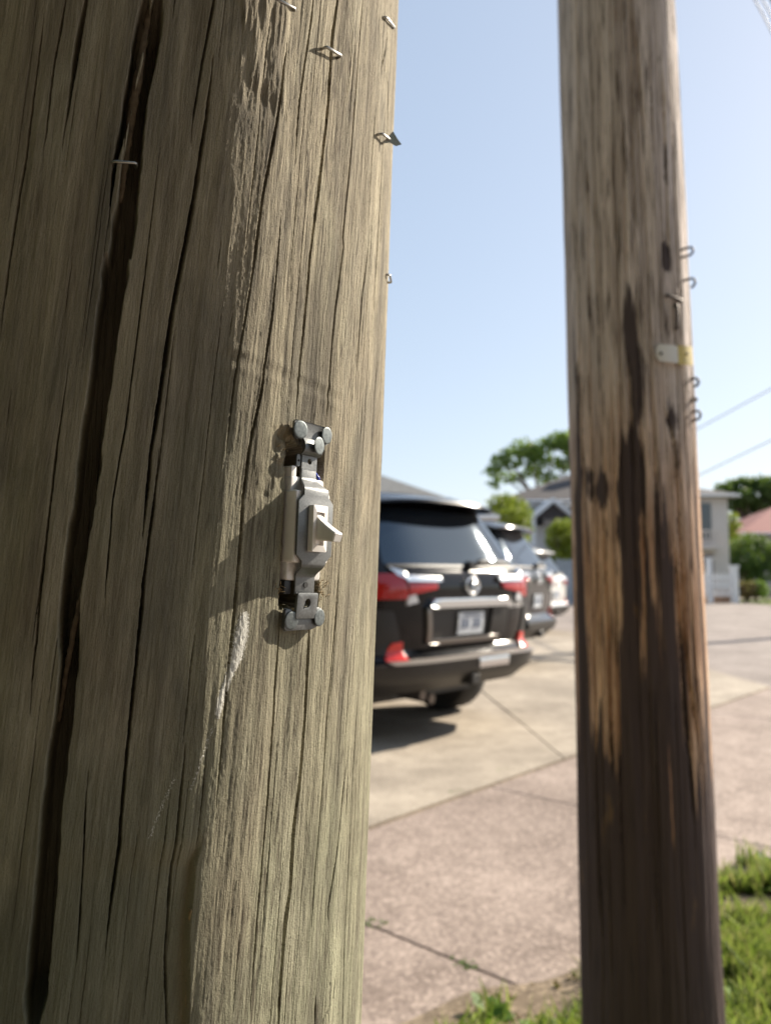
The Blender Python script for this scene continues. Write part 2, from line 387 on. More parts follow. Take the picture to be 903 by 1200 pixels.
# driveway
dw = sheet('driveway', dnp((-1.2,2.62),(9.3,2.62),(15.6,8.4),(15.6,20),(-1.2,20)), M['soil'], -.0145)
tag(dw, 'buff concrete driveway with a diagonal joint', kind='structure')
for poly in (((-1.2,2.64),(4.70,2.64),(5.78,3.72),(-1.2,3.72)),
             ((4.70,2.64),(9.25,2.64),(10.4,3.72),(5.78,3.72)), ((-1.2,3.72),(5.78,3.72),(9.9,7.9),(-1.2,7.9)),
             ((5.78,3.72),(10.4,3.72),(15.5,8.4),(9.9,7.9)), 
             ((-1.2,7.9),(3,7.9),(3,20),(-1.2,20)), ((3,7.9),(9.9,7.9),(15.5,8.4),(15.5,20),(3,20))):
    slab('concrete_slab', dnp(*poly), M['driveway'], dw, 0, .06, .0035, .003)
# verge
vs = sheet('verge', dnp((-9,-.2),(3.62,-.2),(3.62,1.0),(-9,1.0)), M['soil'], -.004)
tag(vs, 'strip of dry soil and grass beside the pavement', kind='structure')
# soil washed over the slab edge round the far pole, an uneven low mound
gd_ = np.linspace(.2, 3.95, 76); gq = np.linspace(.30, 1.75, 40); GD, GN = np.meshgrid(gd_, gq, indexing='ij')
edge = 1.50-.20*sstep(1.2, 2.6, GD)-.35*sstep(.9, .3, GD)-.10*sstep(2.5, 3.1, GD)-.9*sstep(3.55, 3.75, GD)+(fbm(GD*2.2, GN*2.2, 141, 2)-.5)*.26
GH = -.030+.052*sstep(.10, -.12, GN-edge)*(.8+.3*fbm(GD*5, GN*5, 143, 2))
Vm = np.stack([D_.x*GD+N_.x*GN, D_.y*GD+N_.y*GN, GH], -1).reshape(-1, 3); ii = np.arange(75)[:, None]*40+np.arange(39)[None]
so_ = np_mesh('soil_mound', Vm, np.stack([ii, ii+40, ii+41, ii+1], -1).reshape(-1, 4), M['soil'], None, True)
tag(so_, 'crumbly brown soil washed over the pavement edge round the far pole', kind='structure')
def mound_z(d, n): 
    i = np.clip(((d-.2)/3.75*75).round().astype(int), 0, 75); j = np.clip(((n-.30)/1.45*39).round().astype(int), 0, 39)
    inside = (d > .2) & (d < 3.95) & (n > .3) & (n < 1.75); return np.where(inside, np.maximum(GH[i, j]-.003, -.004), -.004)
# mound of soil at the pole foot and grass blades
def blades(name, pts, hmin, hmax, wid, mat, label, kindcat=None, lean=.5):
    rs = np.random.RandomState(5); n = len(pts); V = []; Fq = []
    pts = np.asarray(pts); h = rs.uniform(hmin, hmax, n); a = rs.uniform(0, 2*np.pi, n); l = rs.uniform(.1, lean, n)*h; la = rs.uniform(0, 2*np.pi, n)
    wv = np.stack([np.cos(a), np.sin(a), np.zeros(n)], 1)*(wid*rs.uniform(.6, 1.3, n))[:, None]/2
    lv = np.stack([np.cos(la)*l, np.sin(la)*l, np.zeros(n)], 1); up = np.zeros((n, 3)); up[:, 2] = h
    p = pts; m = p+lv*.35+up*.6; t = p+lv+up*.98
    V = np.stack([p-wv, p+wv, m+wv*.8, m-wv*.8, t+wv*.12, t-wv*.12], 1).reshape(-1, 3)
    base = np.arange(n)[:, None]*6
    Fq = np.concatenate([base+np.array([[0,1,2,3]]), base+np.array([[3,2,4,5]])], 0)
    o = np_mesh(name, V, Fq, mat); tag(o, label, kind='stuff'); return o
def scatter(poly, n, seed, dens=None):
    rs = np.random.RandomState(seed); out = []
    d0, d1 = min(p[0] for p in poly), max(p[0] for p in poly); n0, n1 = min(p[1] for p in poly), max(p[1] for p in poly)
    d = rs.uniform(d0, d1, n*3); nn = rs.uniform(n0, n1, n*3); keep = rs.rand(n*3) < dens(d, nn)
    d, nn = d[keep][:n], nn[keep][:n]
    return np.stack([D_.x*d+N_.x*nn, D_.y*d+N_.y*nn, mound_z(d, nn)], 1)
gn = lambda d, n: .45*fbm(d*3.1, n*3.1, 3)+.55*fbm(d*11, n*11, 4, 2)
def dens_right(d, n): return np.clip(sstep(.40, .58, gn(d, n)) + .35*(n < .75) , .02, 1)*sstep(3.56, 3.42, d+.16*(gn(d*3, n*3)-.5))*sstep(1.20, 1.08, n+.15*(gn(d*2,n*2)-.5))*(1-.8*sstep(.70, .9, n)*sstep(2.5,2.1,d))
def dens_patch(d, n): return sstep(.49, .60, fbm(d*6, n*6, 21, 3))*.95*sstep(1.42-.2*sstep(1.2,2.6,d), 1.18-.2*sstep(1.2,2.6,d), n)
P1 = scatter([(.6,-.1),(3.8,1.25)], 40000, 1, dens_right)
P2 = scatter([(.5,.62),(2.6,1.45)], 8500, 2, dens_patch)
P3 = scatter([(-5,-.1),(.6,1.0)], 7000, 3, lambda d, n: np.clip(sstep(.42, .6, gn(d, n)), .05, 1))
blades('grass', np.concatenate([P1, P2, P3]), .03, .105, .0075, M['grass'], 'short bright grass growing on the verge around the poles', lean=.9)
def weeds(name, pts, size, mat, label):
    rs = np.random.RandomState(9); V = []; Fq = []
    for p in pts:
        k = rs.randint(4, 9); r = size*rs.uniform(.6, 1.3)
        for i in range(k):
            a = rs.uniform(0, 2*np.pi); e = rs.uniform(.15, .9); L = r*rs.uniform(.6, 1.2); wd = L*.34
            d = np.array([math.cos(a)*math.cos(e), math.sin(a)*math.cos(e), math.sin(e)]); s = np.array([-math.sin(a), math.cos(a), 0])*wd
            o = np.array(p); m = o+d*L*.55+np.array([0,0,L*.06]); t = o+d*L-np.array([0,0,L*.1])
            b0 = len(V); V += [o, m+s, t, m-s]; Fq.append([b0, b0+1, b0+2, b0+3])
    o = np_mesh(name, V, Fq, mat); tag(o, label, kind='stuff'); return o
W1 = scatter([(.9,-.1),(3.7,1.15)], 1500, 6, dens_right)
W2 = scatter([(.6,.66),(2.4,1.45)], 520, 7, lambda d, n: dens_patch(d, n))
weeds('weeds', np.concatenate([W1, W2]), .06, M['weed'], 'broad leaved weeds mixed into the verge grass')
jw = []
for (px, py) in ((430,1079),(437,1082),(445,1086),(541,1128),(547,1133),(552,1134),(533,927),(529,929),(588,903),(592,901),(640,878)):
    g = ground_pt(px, py)
    for k in range(7): jw.append((g.x+rnd.gauss(0,.022), g.y+rnd.gauss(0,.012), -.003))
weeds('joint_weeds', jw, .013, M['weed'], 'tiny weeds sprouting in the pavement joints')
lit = []
rsl = np.random.RandomState(4)
pts = scatter([(.5,.4),(2.7,1.30)], 420, 8, lambda d, n: np.clip(fbm(d*4, n*4, 31)*1.2-.2, 0, 1)*(mound_z(d, n) > -.003))
weeds('leaf_litter', pts, .022, M['leaf_brown'], 'dry brown leaf litter and crumbs on the soil')
b = MB()
for p in scatter([(.8,.5),(2.7,1.3)], 130, 12, lambda d, n: (mound_z(d, n) > -.0035)*1.0):
    r = rnd.uniform(.004, .014); m = Matrix.Translation((p[0], p[1], .002)) @ Matrix.Rotation(rnd.uniform(0,6),4,'Z') @ Matrix.Diagonal((r, r*rnd.uniform(.6,1), r*.6, 1))
    bmesh.ops.create_icosphere(b.bm, subdivisions=1, radius=1, matrix=m)
tag(b.build('gravel', M['aggregate']), 'small loose stones on the soil by the pole', kind='stuff')

# ------------------------------------------------------------------ poles
class Pole:
    def __init__(s, base, lean_x, lean_y, r0, dr, z0):
        """axis through base, leaning; radius r0 at height z0, changing by dr per metre"""
        s.base = Vector(base); a = Vector((math.tan(lean_x), math.tan(lean_y), 1)).normalized()
        ex = (Vector((1,0,0)) - a*a.x).normalized(); ey = a.cross(ex)
        s.rot = Matrix((ex, ey, a)).transposed(); s.r0, s.dr, s.z0 = r0, dr, z0
        s.mat = Matrix.Translation(s.base) @ s.rot.to_4x4(); s.inv = s.mat.inverted()
    def rad(s, z): return s.r0 + s.dr*(z-s.z0)
    def hit(s, px, py):
        o = s.inv @ Vector((0,0,EYE)); d = s.inv.to_3x3() @ ray(px, py)
        z = s.z0
        for _ in range(4):
            r = s.rad(z); A = d.x*d.x+d.y*d.y; B = o.x*d.x+o.y*d.y; C = o.x*o.x+o.y*o.y-r*r
            t = (-B-math.sqrt(max(0, B*B-A*C)))/A; p = o+d*t; z = p.z
        return math.atan2(p.y, p.x), p.z, t*d.length
    def pt(s, th, z, h=0.0):
        r = s.rad(z)+h; return s.mat @ Vector((math.cos(th)*r, math.sin(th)*r, z))
    def frame(s, th, z, h=0.0):
        """4x4: x = tangential (rightwards), y = outward, z = up the pole"""
        n = s.rot @ Vector((math.cos(th), math.sin(th), 0)); a = s.rot @ Vector((0,0,1)); t = a.cross(n)
        m = Matrix((t, n, a)).transposed().to_4x4(); m.translation = s.pt(th, z, h); return m
def axis_breaks(segs):
    out = []
    for a, b, st in segs: out += list(np.arange(a, b-1e-9, st))
    out.append(segs[-1][1]); return np.array(out)
NEAR = Pole((-.173-.0035-.0421, .487, 0), R(2.01), 0.0, .170, 0.0, 1.2)
FAR = Pole((.553, 1.68, 0), R(-.55), 0.0, .1345, -.0060, 1.25)

def cracks_to_surface(P, lst):
    out = []
    for pts, wd, dep in lst:
        q = [P.hit(x, y) for x, y in pts]; zs = np.array([a[1] for a in q]); th = np.array([a[0] for a in q]); dist = np.array([a[2] for a in q])
        wl = np.array(wd if isinstance(wd, (list, tuple)) else [wd]*len(pts), float)
        o = np.argsort(zs); out.append((zs[o], th[o], (wl*dist/F)[o], dep))
    return out
def add_cracks(d, TH, Zr, P, lst, seed=0, taper=.012):
    """carve each crack: TH row of angles, Zr column of heights; d[z,th]"""
    ths = TH; rr = P.r0
    for k, (zs, th, wd, dep) in enumerate(lst):
        if len(zs) < 2: continue
        rows = np.where((Zr > zs[0]-taper) & (Zr < zs[-1]+taper))[0]
        if len(rows) == 0: continue
        z = Zr[rows]; tc = np.interp(z, zs, th); wv = np.interp(z, zs, wd)
        e0 = np.clip((z-zs[0]+taper)/(2*taper), 0, 1); e1 = np.clip((zs[-1]+taper-z)/(2*taper), 0, 1)
        nz = fbm(z*55, z*0+k*3.3, 40+seed, 3)-.5; nw = fbm(z*120, z*0+k*5.1, 50+seed, 3)
        big = dep > .018
        tc = tc + nz*(.0012 if big else .0007)/rr; wv = wv*((.86+.26*nw) if big else (.80+.85*nw))*np.minimum(e0, e1)
        dp = dep*np.minimum(e0, e1)*((.85+.3*fbm(z*9, z*0+k, 60, 2)) if big else (.75+.5*nw))
        lo = np.searchsorted(ths, tc.min()-wv.max()/rr-.02); hi = np.searchsorted(ths, tc.max()+wv.max()/rr+.02)
        if hi-lo < 2: continue
        du = np.abs(ths[None, lo:hi]-tc[:, None])*rr; hw = wv[:, None]/2
        prof = np.clip((hw-du)/((.22 if big else .25)*hw+.0001), 0, 1)
        if big: prof = np.clip(prof + (prof > .03)*(fbm(ths[None, lo:hi]*rr*900+z[:, None]*8, z[:, None]*14, 66, 3)-.5)*.35, 0, 1)
        lip = 0
        d[rows[0]:rows[-1]+1, lo:hi] = np.minimum(d[rows[0]:rows[-1]+1, lo:hi]-lip, d[rows[0]:rows[-1]+1, lo:hi]*(1-prof) - prof*dp[:, None])
def pole_mesh(name, P, TH, Z, disp, mat, attrs, uv_r, top):
    nt_, nz = len(TH), len(Z)
    r = P.rad(Z)[:, None]+disp
    X = np.cos(TH)[None]*r; Y = np.sin(TH)[None]*r; ZZ = np.broadcast_to(Z[:, None], r.shape)
    V = np.stack([X, Y, ZZ], -1).reshape(-1, 3)
    i = np.arange(nz-1)[:, None]*nt_; j = np.arange(nt_)[None]; j2 = (j+1) % nt_
    Q = np.stack([i+j, i+j2, i+nt_+j2, i+nt_+j], -1).reshape(-1, 4)
    # cap: collapse a ring to the middle
    nv = len(V); V = np.concatenate([V, [[0, 0, Z[-1]+.01]]], 0)
    jj = np.arange(0, nt_-1, 2); k = (nz-1)*nt_
    cap = np.stack([k+jj, k+jj+1, k+(jj+2) % nt_, np.full(len(jj), nv)], -1)
    Q = np.concatenate([Q, cap], 0)
    o = np_mesh(name, V, Q, mat, None, True); me = o.data
    uvl = me.uv_layers.new(name='UVMap'); li = np.empty(len(me.loops), np.int32); me.loops.foreach_get('vertex_index', li)
    th_v = np.append(np.broadcast_to(TH[None], r.shape).ravel(), 0); z_v = np.append(ZZ.ravel(), Z[-1])
    u = th_v[li]*uv_r; vv = z_v[li]
    uvl.data.foreach_set('uv', np.stack([u, vv], 1).astype(np.float32).ravel())
    for an, arr in attrs.items():
        a = me.attributes.new(an, 'FLOAT', 'POINT'); a.data.foreach_set('value', np.append(arr.ravel(), 0).astype(np.float32))
    o.matrix_world = P.mat; return o

# near pole
TH = axis_breaks([(-2.75, -1.60, .0085), (-1.60, .10, .00135), (.10, .6, .009), (.6, -2.75+2*math.pi-.001, .05)])[:-1]
if len(TH) % 2: TH = np.delete(TH, -5)
Zn = axis_breaks([(-.05, .5, .1), (.5, .90, .02), (.90, 1.635, .0011), (1.635, 2.2, .02), (2.2, 8.6, .2)])
near_cracks = [
 ([(186,-5),(175,69),(165,117),(160,160),(153,202),(147,252),(141,300),(137,300),(128,367),(117,450),(107,517),(100,583),(90,650),(83,700),(81,783),(71,867),(62,950),(54,1033),(44,1137),(38,1205)],
  [15,13,14,17,20,23,26,26,27,26,25,24,24,22,19,20,20,21,21,21], .023),
 ([(172,-5),(157,80),(145,149),(135.5,191),(129,239)], [11,8,6,4,2], .016),
 ([(101,-5),(88,66),(81,117),(74,160)], [5,4,2.4,1], .009), ([(76,-3),(64,66),(54,149),(50,175)], [2,2,1.6,1], .006),
 ([(49,29),(40,101),(29,186),(16,266),(11,300),(2,375)], [1.4,1.8,2,2.2,2,1.8], .006), ([(250,-3),(238,61),(226,133),(224,150)], [2,1.8,1.6,1], .006),
 ([(246,85),(240,143),(229,213),(215,292),(213,300),(200,373),(187,460),(177,527),(170,600),(167,625)], [1.5,2.6,3.4,3.6,3.6,4,4,3.4,2.4,1], .012),
 ([(184,545),(177,610),(168,683),(167,700),(156,804),(146,908),(140,992),(131,1054),(125,1108)], [1,2.4,3,3,3,3.2,3,2.4,1.5], .010),
 ([(78,447),(68,517),(57,617),(48,700),(37,817)], [1,1.8,2.2,2.2,1.2], .006), ([(173,300),(160,400),(147,500),(133,583),(123,700)], 1.3, .005),
 ([(102,930),(94,1063),(90,1120)], 1.3, .005), ([(214,880),(212,908),(200,1033),(194,1117),(196,1205)], [1,2,2.4,2,2], .007),
 ([(397,-4),(390,43),(386,121),(377,202),(364,300),(367,280),(358,366),(351,438),(348,476)], [3,3.2,3,3.4,3,3,3,2.6,2], .010),
 ([(328,741),(324,787),(321,846),(317,897),(312,956),(304,1040),(298,1099),(292,1170)], [3.5,2.6,2.4,2.2,2,2,1.6,1], .008),
 ([(364,738),(361,787),(358,846),(351,922),(344,980),(340,1046),(334,1084),(327,1174),(326,1205)], [3.6,4,4,4.2,4.4,4.2,4,3.2,3.4], .014),
 ([(426,-4),(419,86),(410,202),(404,288),(403,280),(394,366),(387,453),(384,487)], [2,2,1.8,2,2,2.4,2.2,2], .007),
 ([(367,-4),(358,66),(350,121),(346,170)], 1.7, .005), ([(334,60),(332,72),(322,138),(306,219),(296,288),(288,340)], [1,1.8,2.6,2.6,2,1], .007),
 ([(325,280),(315,375),(303,458),(289,525),(282,580),(275,680),(268,751),(262,802),(257,863),(250,930)], [1.6,2,2.4,2.8,2.8,2.8,2.6,2.2,1.6,1], .009),
 ([(298,280),(283,375),(272,440),(262,520)], 1.6, .005), ([(432,280),(424,352),(419,424)], 1.4, .004),
 ([(396,680),(389,769),(383,853),(378,935),(371,1010),(366,1080)], [1.5,1.7,1.6,1.6,1.4,1], .005),
 ([(407,890),(403,920),(395,1000),(386,1063)], [1,1.4,1.6,3], .005), ([(419,820),(414,900),(409,1000),(404,1100),(402,1200)], 1.3, .004),
 ([(377,1158),(383,1155),(389,1152)], 2, .002), ([(393,1154),(391,1170),(380,1195)], 2.2, .002), ([(372,1180),(372,1196)], 4.5, .005),
 ([(445,80),(450,60),(452,45)], 2, .004), ([(452,150),(453,100),(448,75)], 2, .004),
]
dsp = np.zeros((len(Zn), len(TH)))
U = TH[None]*.17; ZZ = Zn[:, None]
SP = .055                                   # the grain winds slowly round the trunk
Ug = U - SP*(ZZ-1.2)
dsp += (fbm(Ug*14, ZZ*1.6, 1, 3)-.5)*.006
dsp += (fbm(Ug*85, ZZ*5, 5, 3)-.5)*.0021
dsp += (fbm(Ug*230, ZZ*16+3, 9, 3)-.5)*.00032*(.3+1.2*fbm(Ug*25, ZZ*3, 12, 2))
dsp += (fbm(Ug*800, ZZ*45, 14, 2)-.5)*.00028*(.4+1.0*fbm(Ug*30, ZZ*4, 15, 2))
dsp += (fbm(Ug*1100, ZZ*900, 17, 2)-.5)*.00022
def region(x0, y0, x1, y1, soft=.006):
    a = NEAR.hit(x0, y0); b = NEAR.hit(x1, y1); c = NEAR.hit(x0, y1); d = NEAR.hit(x1, y0)
    zl, zh = min(b[1], c[1]), max(a[1], d[1]); f = np.clip((ZZ-zl)/(zh-zl), 0, 1)
    tl = c[0]+(a[0]-c[0])*f; tr = b[0]+(d[0]-b[0])*f
    return sstep(-soft, soft, (TH[None]-tl)*.17)*sstep(-soft, soft, (tr-TH[None])*.17)*sstep(-soft, soft, ZZ-zl)*sstep(-soft, soft, zh-ZZ)
# a blunt ridge runs up the trunk where the sunlit face turns away
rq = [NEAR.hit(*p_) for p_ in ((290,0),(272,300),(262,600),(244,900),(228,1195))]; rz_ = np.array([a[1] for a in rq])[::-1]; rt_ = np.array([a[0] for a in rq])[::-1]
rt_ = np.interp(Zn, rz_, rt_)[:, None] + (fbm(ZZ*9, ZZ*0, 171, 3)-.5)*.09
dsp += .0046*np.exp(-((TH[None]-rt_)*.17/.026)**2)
# rough chopped area high up, and two horizontal scrapes
rg = region(265, 5, 335, 115, .008)
dsp += rg*((fbm(Ug*330, ZZ*48, 22, 4)-.5)*.0019 - .0011*sstep(.45,.6,fbm(Ug*60, ZZ*26, 24, 3)) )
for zc_px, amp in ((418, .0012), (430, -.0011), (440, .0008)):
    zc = NEAR.hit(300, zc_px)[1]; bandm = region(235, zc_px-16, 400, zc_px+16, .008)
    dsp += bandm*.20*amp*np.exp(-((ZZ-zc+(U+.15)*.06)/.0022)**2)*(fbm(U*90, ZZ*90, 33, 3)*2)
# torn-out patch beside the switch
tp = region(322, 505, 352, 545, .005); dsp += tp*((fbm(Ug*240, ZZ*190, 61, 3)-.62)*.006)
tp2 = region(300, 540, 336, 660, .007); dsp += tp2*((fbm(Ug*200, ZZ*160, 62, 3)-.55)*.0022)
# outer layer of wood missing to the left of the long sliver, low down
edge_pts = [(232,985),(224,1012),(220,1070),(217,1130),(216,1205)]
eq = [NEAR.hit(*p) for p in edge_pts]; ez = np.array([q[1] for q in eq])[::-1]; et = np.array([q[0] for q in eq])[::-1]
te = np.interp(Zn, ez, et)[:, None] + (fbm(ZZ*40, ZZ*0, 71, 3)-.5)*.012
stp = sstep(.0012, -.0012, (TH[None]-te)*.17)*sstep(ez[-1]+.004, ez[-1]-.012, ZZ)
dsp -= stp*.0042*np.exp(-np.abs(TH[None]-te)*.17/.05)
# fine hairlines everywhere the camera can see
hl = []
for k in range(140):
    z0 = rnd.uniform(.86, 1.6); L = rnd.uniform(.012, .14); t0 = rnd.uniform(-1.62, .05)
    zs = np.linspace(z0, z0+L, 6); hl.append((zs, t0+SP*(zs-z0)/.17+0*zs, np.array([.2,.7,1,1,.7,.2])*rnd.uniform(.00020, .00045), rnd.uniform(.0008, .0025)))
add_cracks(dsp, TH, Zn, NEAR, hl, 3)
add_cracks(dsp, TH, Zn, NEAR, cracks_to_surface(NEAR, near_cracks), 7)
# extra checks on the side the camera does not face
hl = []
for k in range(26):
    z0 = rnd.uniform(-.2, 6); zs = np.linspace(z0, z0+rnd.uniform(.5, 2), 5); hl.append((zs, rnd.choice([rnd.uniform(-2.7,-1.65), rnd.uniform(.12,.6)])+SP*(zs-z0)/.17, np.array([.2,1,1,1,.2])*.004, .006))
add_cracks(dsp, TH, Zn, NEAR, hl, 11)
# pocket cut for the switch
SW = NEAR.hit(356.5, 620); SWt, SWz = SW[0], SW[1]
pu = (TH[None]-SWt)*.17; pz = ZZ-SWz
jag = (fbm(pz*300, pz*0+pu*0, 81, 3)-.5)*.003
pocket = sstep(.0007, -.0007, np.abs(pu+.0002)-.0136-jag*.5)*sstep(.0012, -.0012, np.abs(pz-.0015)-.0395-(fbm(pu*300, pu*0+pz*0, 82, 3)-.5)*.006)
dsp = dsp*(1-pocket) - pocket*.030
dark = np.clip(region(285, 690, 330, 960, .012)*(fbm(Ug*120, ZZ*8, 91, 4)-.30)*1.6, 0, .75)
dark = np.maximum(dark, np.clip(region(262, 20, 345, 160, .012)*(fbm(Ug*110, ZZ*30, 92, 4)-.42)*2.2, 0, .6))
dark = np.maximum(dark, np.clip((fbm(Ug*45, ZZ*3, 93, 4)-.60)*3.0, 0, .45))
fresh = np.clip(pocket*.4 + tp*np.clip((fbm(Ug*220, ZZ*200, 95, 3)-.5)*4, 0, .6) + stp*np.exp(-np.abs(TH[None]-te)*.17/.0015)*.7, 0, 1)
cq = [NEAR.hit(*p_) for p_ in ((284,718),(281,740),(274,771),(264,795),(256,817),(251,842))]; cz_ = np.array([a[1] for a in cq])[::-1]; ct_ = np.array([a[0] for a in cq])[::-1]
cw_ = np.interp(Zn, cz_, np.array([7,12,11,6,7,4])[::-1]*.41*.001)[:, None]
fresh = np.maximum(fresh, .14*sstep(-.004, -.009, dsp)*(1-pocket))
crust = np.clip(1.15-np.abs(TH[None]-np.interp(Zn, cz_, ct_)[:, None])*.17/cw_, 0, 1)*sstep(cz_[0]-.002, cz_[0]+.003, ZZ)*sstep(cz_[-1]+.003, cz_[-1]-.002, ZZ)
for pa, pb in (((248,845),(218,930)),((205,905),(170,990)),((222,860),(216,866))):          # pale scuffs trailing down to the left
    a_ = NEAR.hit(*pa); b_ = NEAR.hit(*pb); f_ = np.clip((ZZ-b_[1])/(a_[1]-b_[1]), 0, 1); tm_ = b_[0]+(a_[0]-b_[0])*f_
    crust = np.maximum(crust, 42e-2*np.exp(-((TH[None]-tm_)*.17/.0011)**2)*sstep(b_[1]-.004, b_[1]+.006, ZZ)*sstep(a_[1]+.004, a_[1]-.004, ZZ))
dsp += np.clip(crust-.3, 0, 1)*(fbm(U*900, ZZ*700, 97, 3)-.25)*.0008
np_near = pole_mesh('utility_pole', NEAR, TH, Zn, dsp, M['near'], {'dark_wear': dark, 'fresh_wood': fresh, 'pale_crust': crust, 'lit_side': sstep(-.030, .030, (TH[None]-rt_)*.17+(fbm(Ug*30, ZZ*6, 181, 3)-.5)*.05)}, .17, 8.6)  # last mask follows the shade line, for the painted lit and shaded tones
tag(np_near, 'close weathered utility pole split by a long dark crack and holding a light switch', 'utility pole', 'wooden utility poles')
def thin_strip(P, pts, wd, h, name, mat, parent, label=None, n=40, th=.0012):
    """a lifted sliver that follows the pole through pixel points"""
    q = [P.hit(x, y) for x, y in pts]; s = np.linspace(0, len(q)-1, n); k = np.arange(len(q))
    tt = np.interp(s, k, [a[0] for a in q]); zz = np.interp(s, k, [a[1] for a in q]); hh = np.interp(s, np.linspace(0, len(q)-1, len(h)), h)
    b = MB(); rings = []
    for i in range(n):
        f = P.frame(tt[i]+rnd.uniform(-1,1)*.0012, zz[i], hh[i]); w_ = wd*(.35+.65*math.sin(math.pi*min(1,max(0,(i+.6)/n)))**.5)*rnd.uniform(.75,1.2)
        rings.append([NEAR.inv @ (f @ Vector(c)) for c in ((-w_/2,-th,0),(w_/2,-th,0),(w_/2*.6,th,0),(-w_/2*.8,th*.6,0))])
    b.loft(rings); o = b.build(name, mat, parent, True)
    if label: o['label'] = label
    return o
thin_strip(NEAR, [(221,1062),(220,1100),(218,1150),(217,1215)], .0021, [.0026,.0016,.0016,.0018], 'splinter', M['splinter'], np_near, 'long pale sliver standing off the pole low down')
thin_strip(NEAR, [(178,-6),(170,40),(162,90),(154,140),(147,185),(141,230)], .0042, [-.006,-.005,-.004,-.005,-.005,-.006], 'splinter', M['splinter_brown'], np_near, 'sliver of wood inside the top of the big crack')
thin_strip(NEAR, [(95,690),(88,730),(80,770),(72,810),(66,850)], .0026, [-.005,-.004,-.005,-.007,-.009], 'splinter', M['splinter_brown'], np_near, 'brown sliver inside the big crack low down')
for pts in ([(228,1008),(226,1018),(228,1030)],[(240,1003),(246,1008),(249,1004)],[(236,1010),(238,1020),(237,1034)]):
    thin_strip(NEAR, pts, .0013, [.001,.003,.001], 'splinter', M['splinter'], np_near, n=8, th=.0006)
# dried resin
b = MB(); rr_ = random.Random(3)
for i in range(160):
    s = rr_.random(); cx_ = np.interp(s, [0,.2,.45,.7,.85,1], [283,281,274,264,256,251]); cy_ = 722+118*s; wd = np.interp(s, [0,.08,.3,.55,.8,1], [5,8,9,4.5,5,2])
    h = NEAR.hit(cx_+rr_.uniform(-wd, wd), cy_+rr_.uniform(-4, 4)); f = NEAR.inv @ NEAR.frame(h[0], h[1], rr_.uniform(-.0002, .0010))
    m = f @ Matrix.Rotation(rr_.uniform(-.5,.5),4,'Y') @ Matrix.Diagonal((rr_.uniform(.0003,.0007), rr_.uniform(.0001,.0003), rr_.uniform(.0004,.0015), 1))
    bmesh.ops.create_icosphere(b.bm, subdivisions=1, radius=1, matrix=m)
o = b.build('dried_resin', M['resin'], np_near, True); o['kind'] = 'stuff'; o['label'] = 'crusty pale streak of dried resin below the switch'
# short raised fibres near the switch and the torn patches
b = MB()
for (x0, y0, x1, y1, n, L) in ((322,505,340,535,12,.0018),(319,684,330,702,26,.0028),(372,680,382,702,26,.0028)):
    for i in range(n):
        h = NEAR.hit(rr_.uniform(x0,x1), rr_.uniform(y0,y1)); f = NEAR.inv @ NEAR.frame(h[0], h[1], rr_.uniform(-.002,.0006))
        d = Vector((rr_.gauss(0,.5), rr_.uniform(.1,.8), rr_.gauss(0,1))).normalized()*L*rr_.uniform(.4,1.2)
        b.cyl(f @ Vector((0,0,0)), f @ d, .00028, .00008, 4)
o = b.build('wood_fibre', M['splinter'], np_near, True); o['kind'] = 'stuff'; o['label'] = 'torn yellow wood fibres around the switch'

# far pole
THf = axis_breaks([(-3.1, .5, .011), (.5, -3.1+2*math.pi-.001, .06)])[:-1]
if len(THf) % 2: THf = np.delete(THf, -3)
Zf = axis_breaks([(-.05, .35, .03), (.35, 2.75, .0052), (2.75, 8.8, .15)])
Uf = THf[None]*.1345; ZF = Zf[:, None]
df = (fbm(Uf*16, ZF*1.2, 101, 3)-.5)*.009 + (fbm(Uf*70, ZF*3, 105, 3)-.5)*.004 + (fbm(Uf*230, ZF*7, 108, 2)-.5)*.0016
far_cracks = [([(742,20),(748,90),(754,150)], 3, .01), ([(688,200),(690,400),(694,600)], 2.5, .008), ([(729,150),(733,330)], 2.5, .008),
 ([(776,100),(783,300)], 3, .008), ([(790,640),(800,800),(812,960)], [3,5,3], .012), ([(706,600),(712,740),(718,900)], 3, .010), ([(735,420),(742,560)], 4, .01),
 ([(778,480),(790,520),(796,620),(803,760),(815,860)], [3,5,4,5,4], .010), ([(700,900),(706,1100)], 2.5, .006), ([(760,800),(770,1100)], 3, .007)]
cf = cracks_to_surface(FAR, far_cracks)
for k in range(190):
    z0 = rnd.uniform(.2, 4); L = rnd.uniform(.2, 1.0); zs = np.linspace(z0, z0+L, 5); cf.append((zs, rnd.uniform(-3.0,.4)+.02*(zs-z0), np.array([.2,1,1,1,.2])*rnd.uniform(.0015,.003), rnd.uniform(.003,.007)))
add_cracks(df, THf, Zf, FAR, cf, 13, .03)
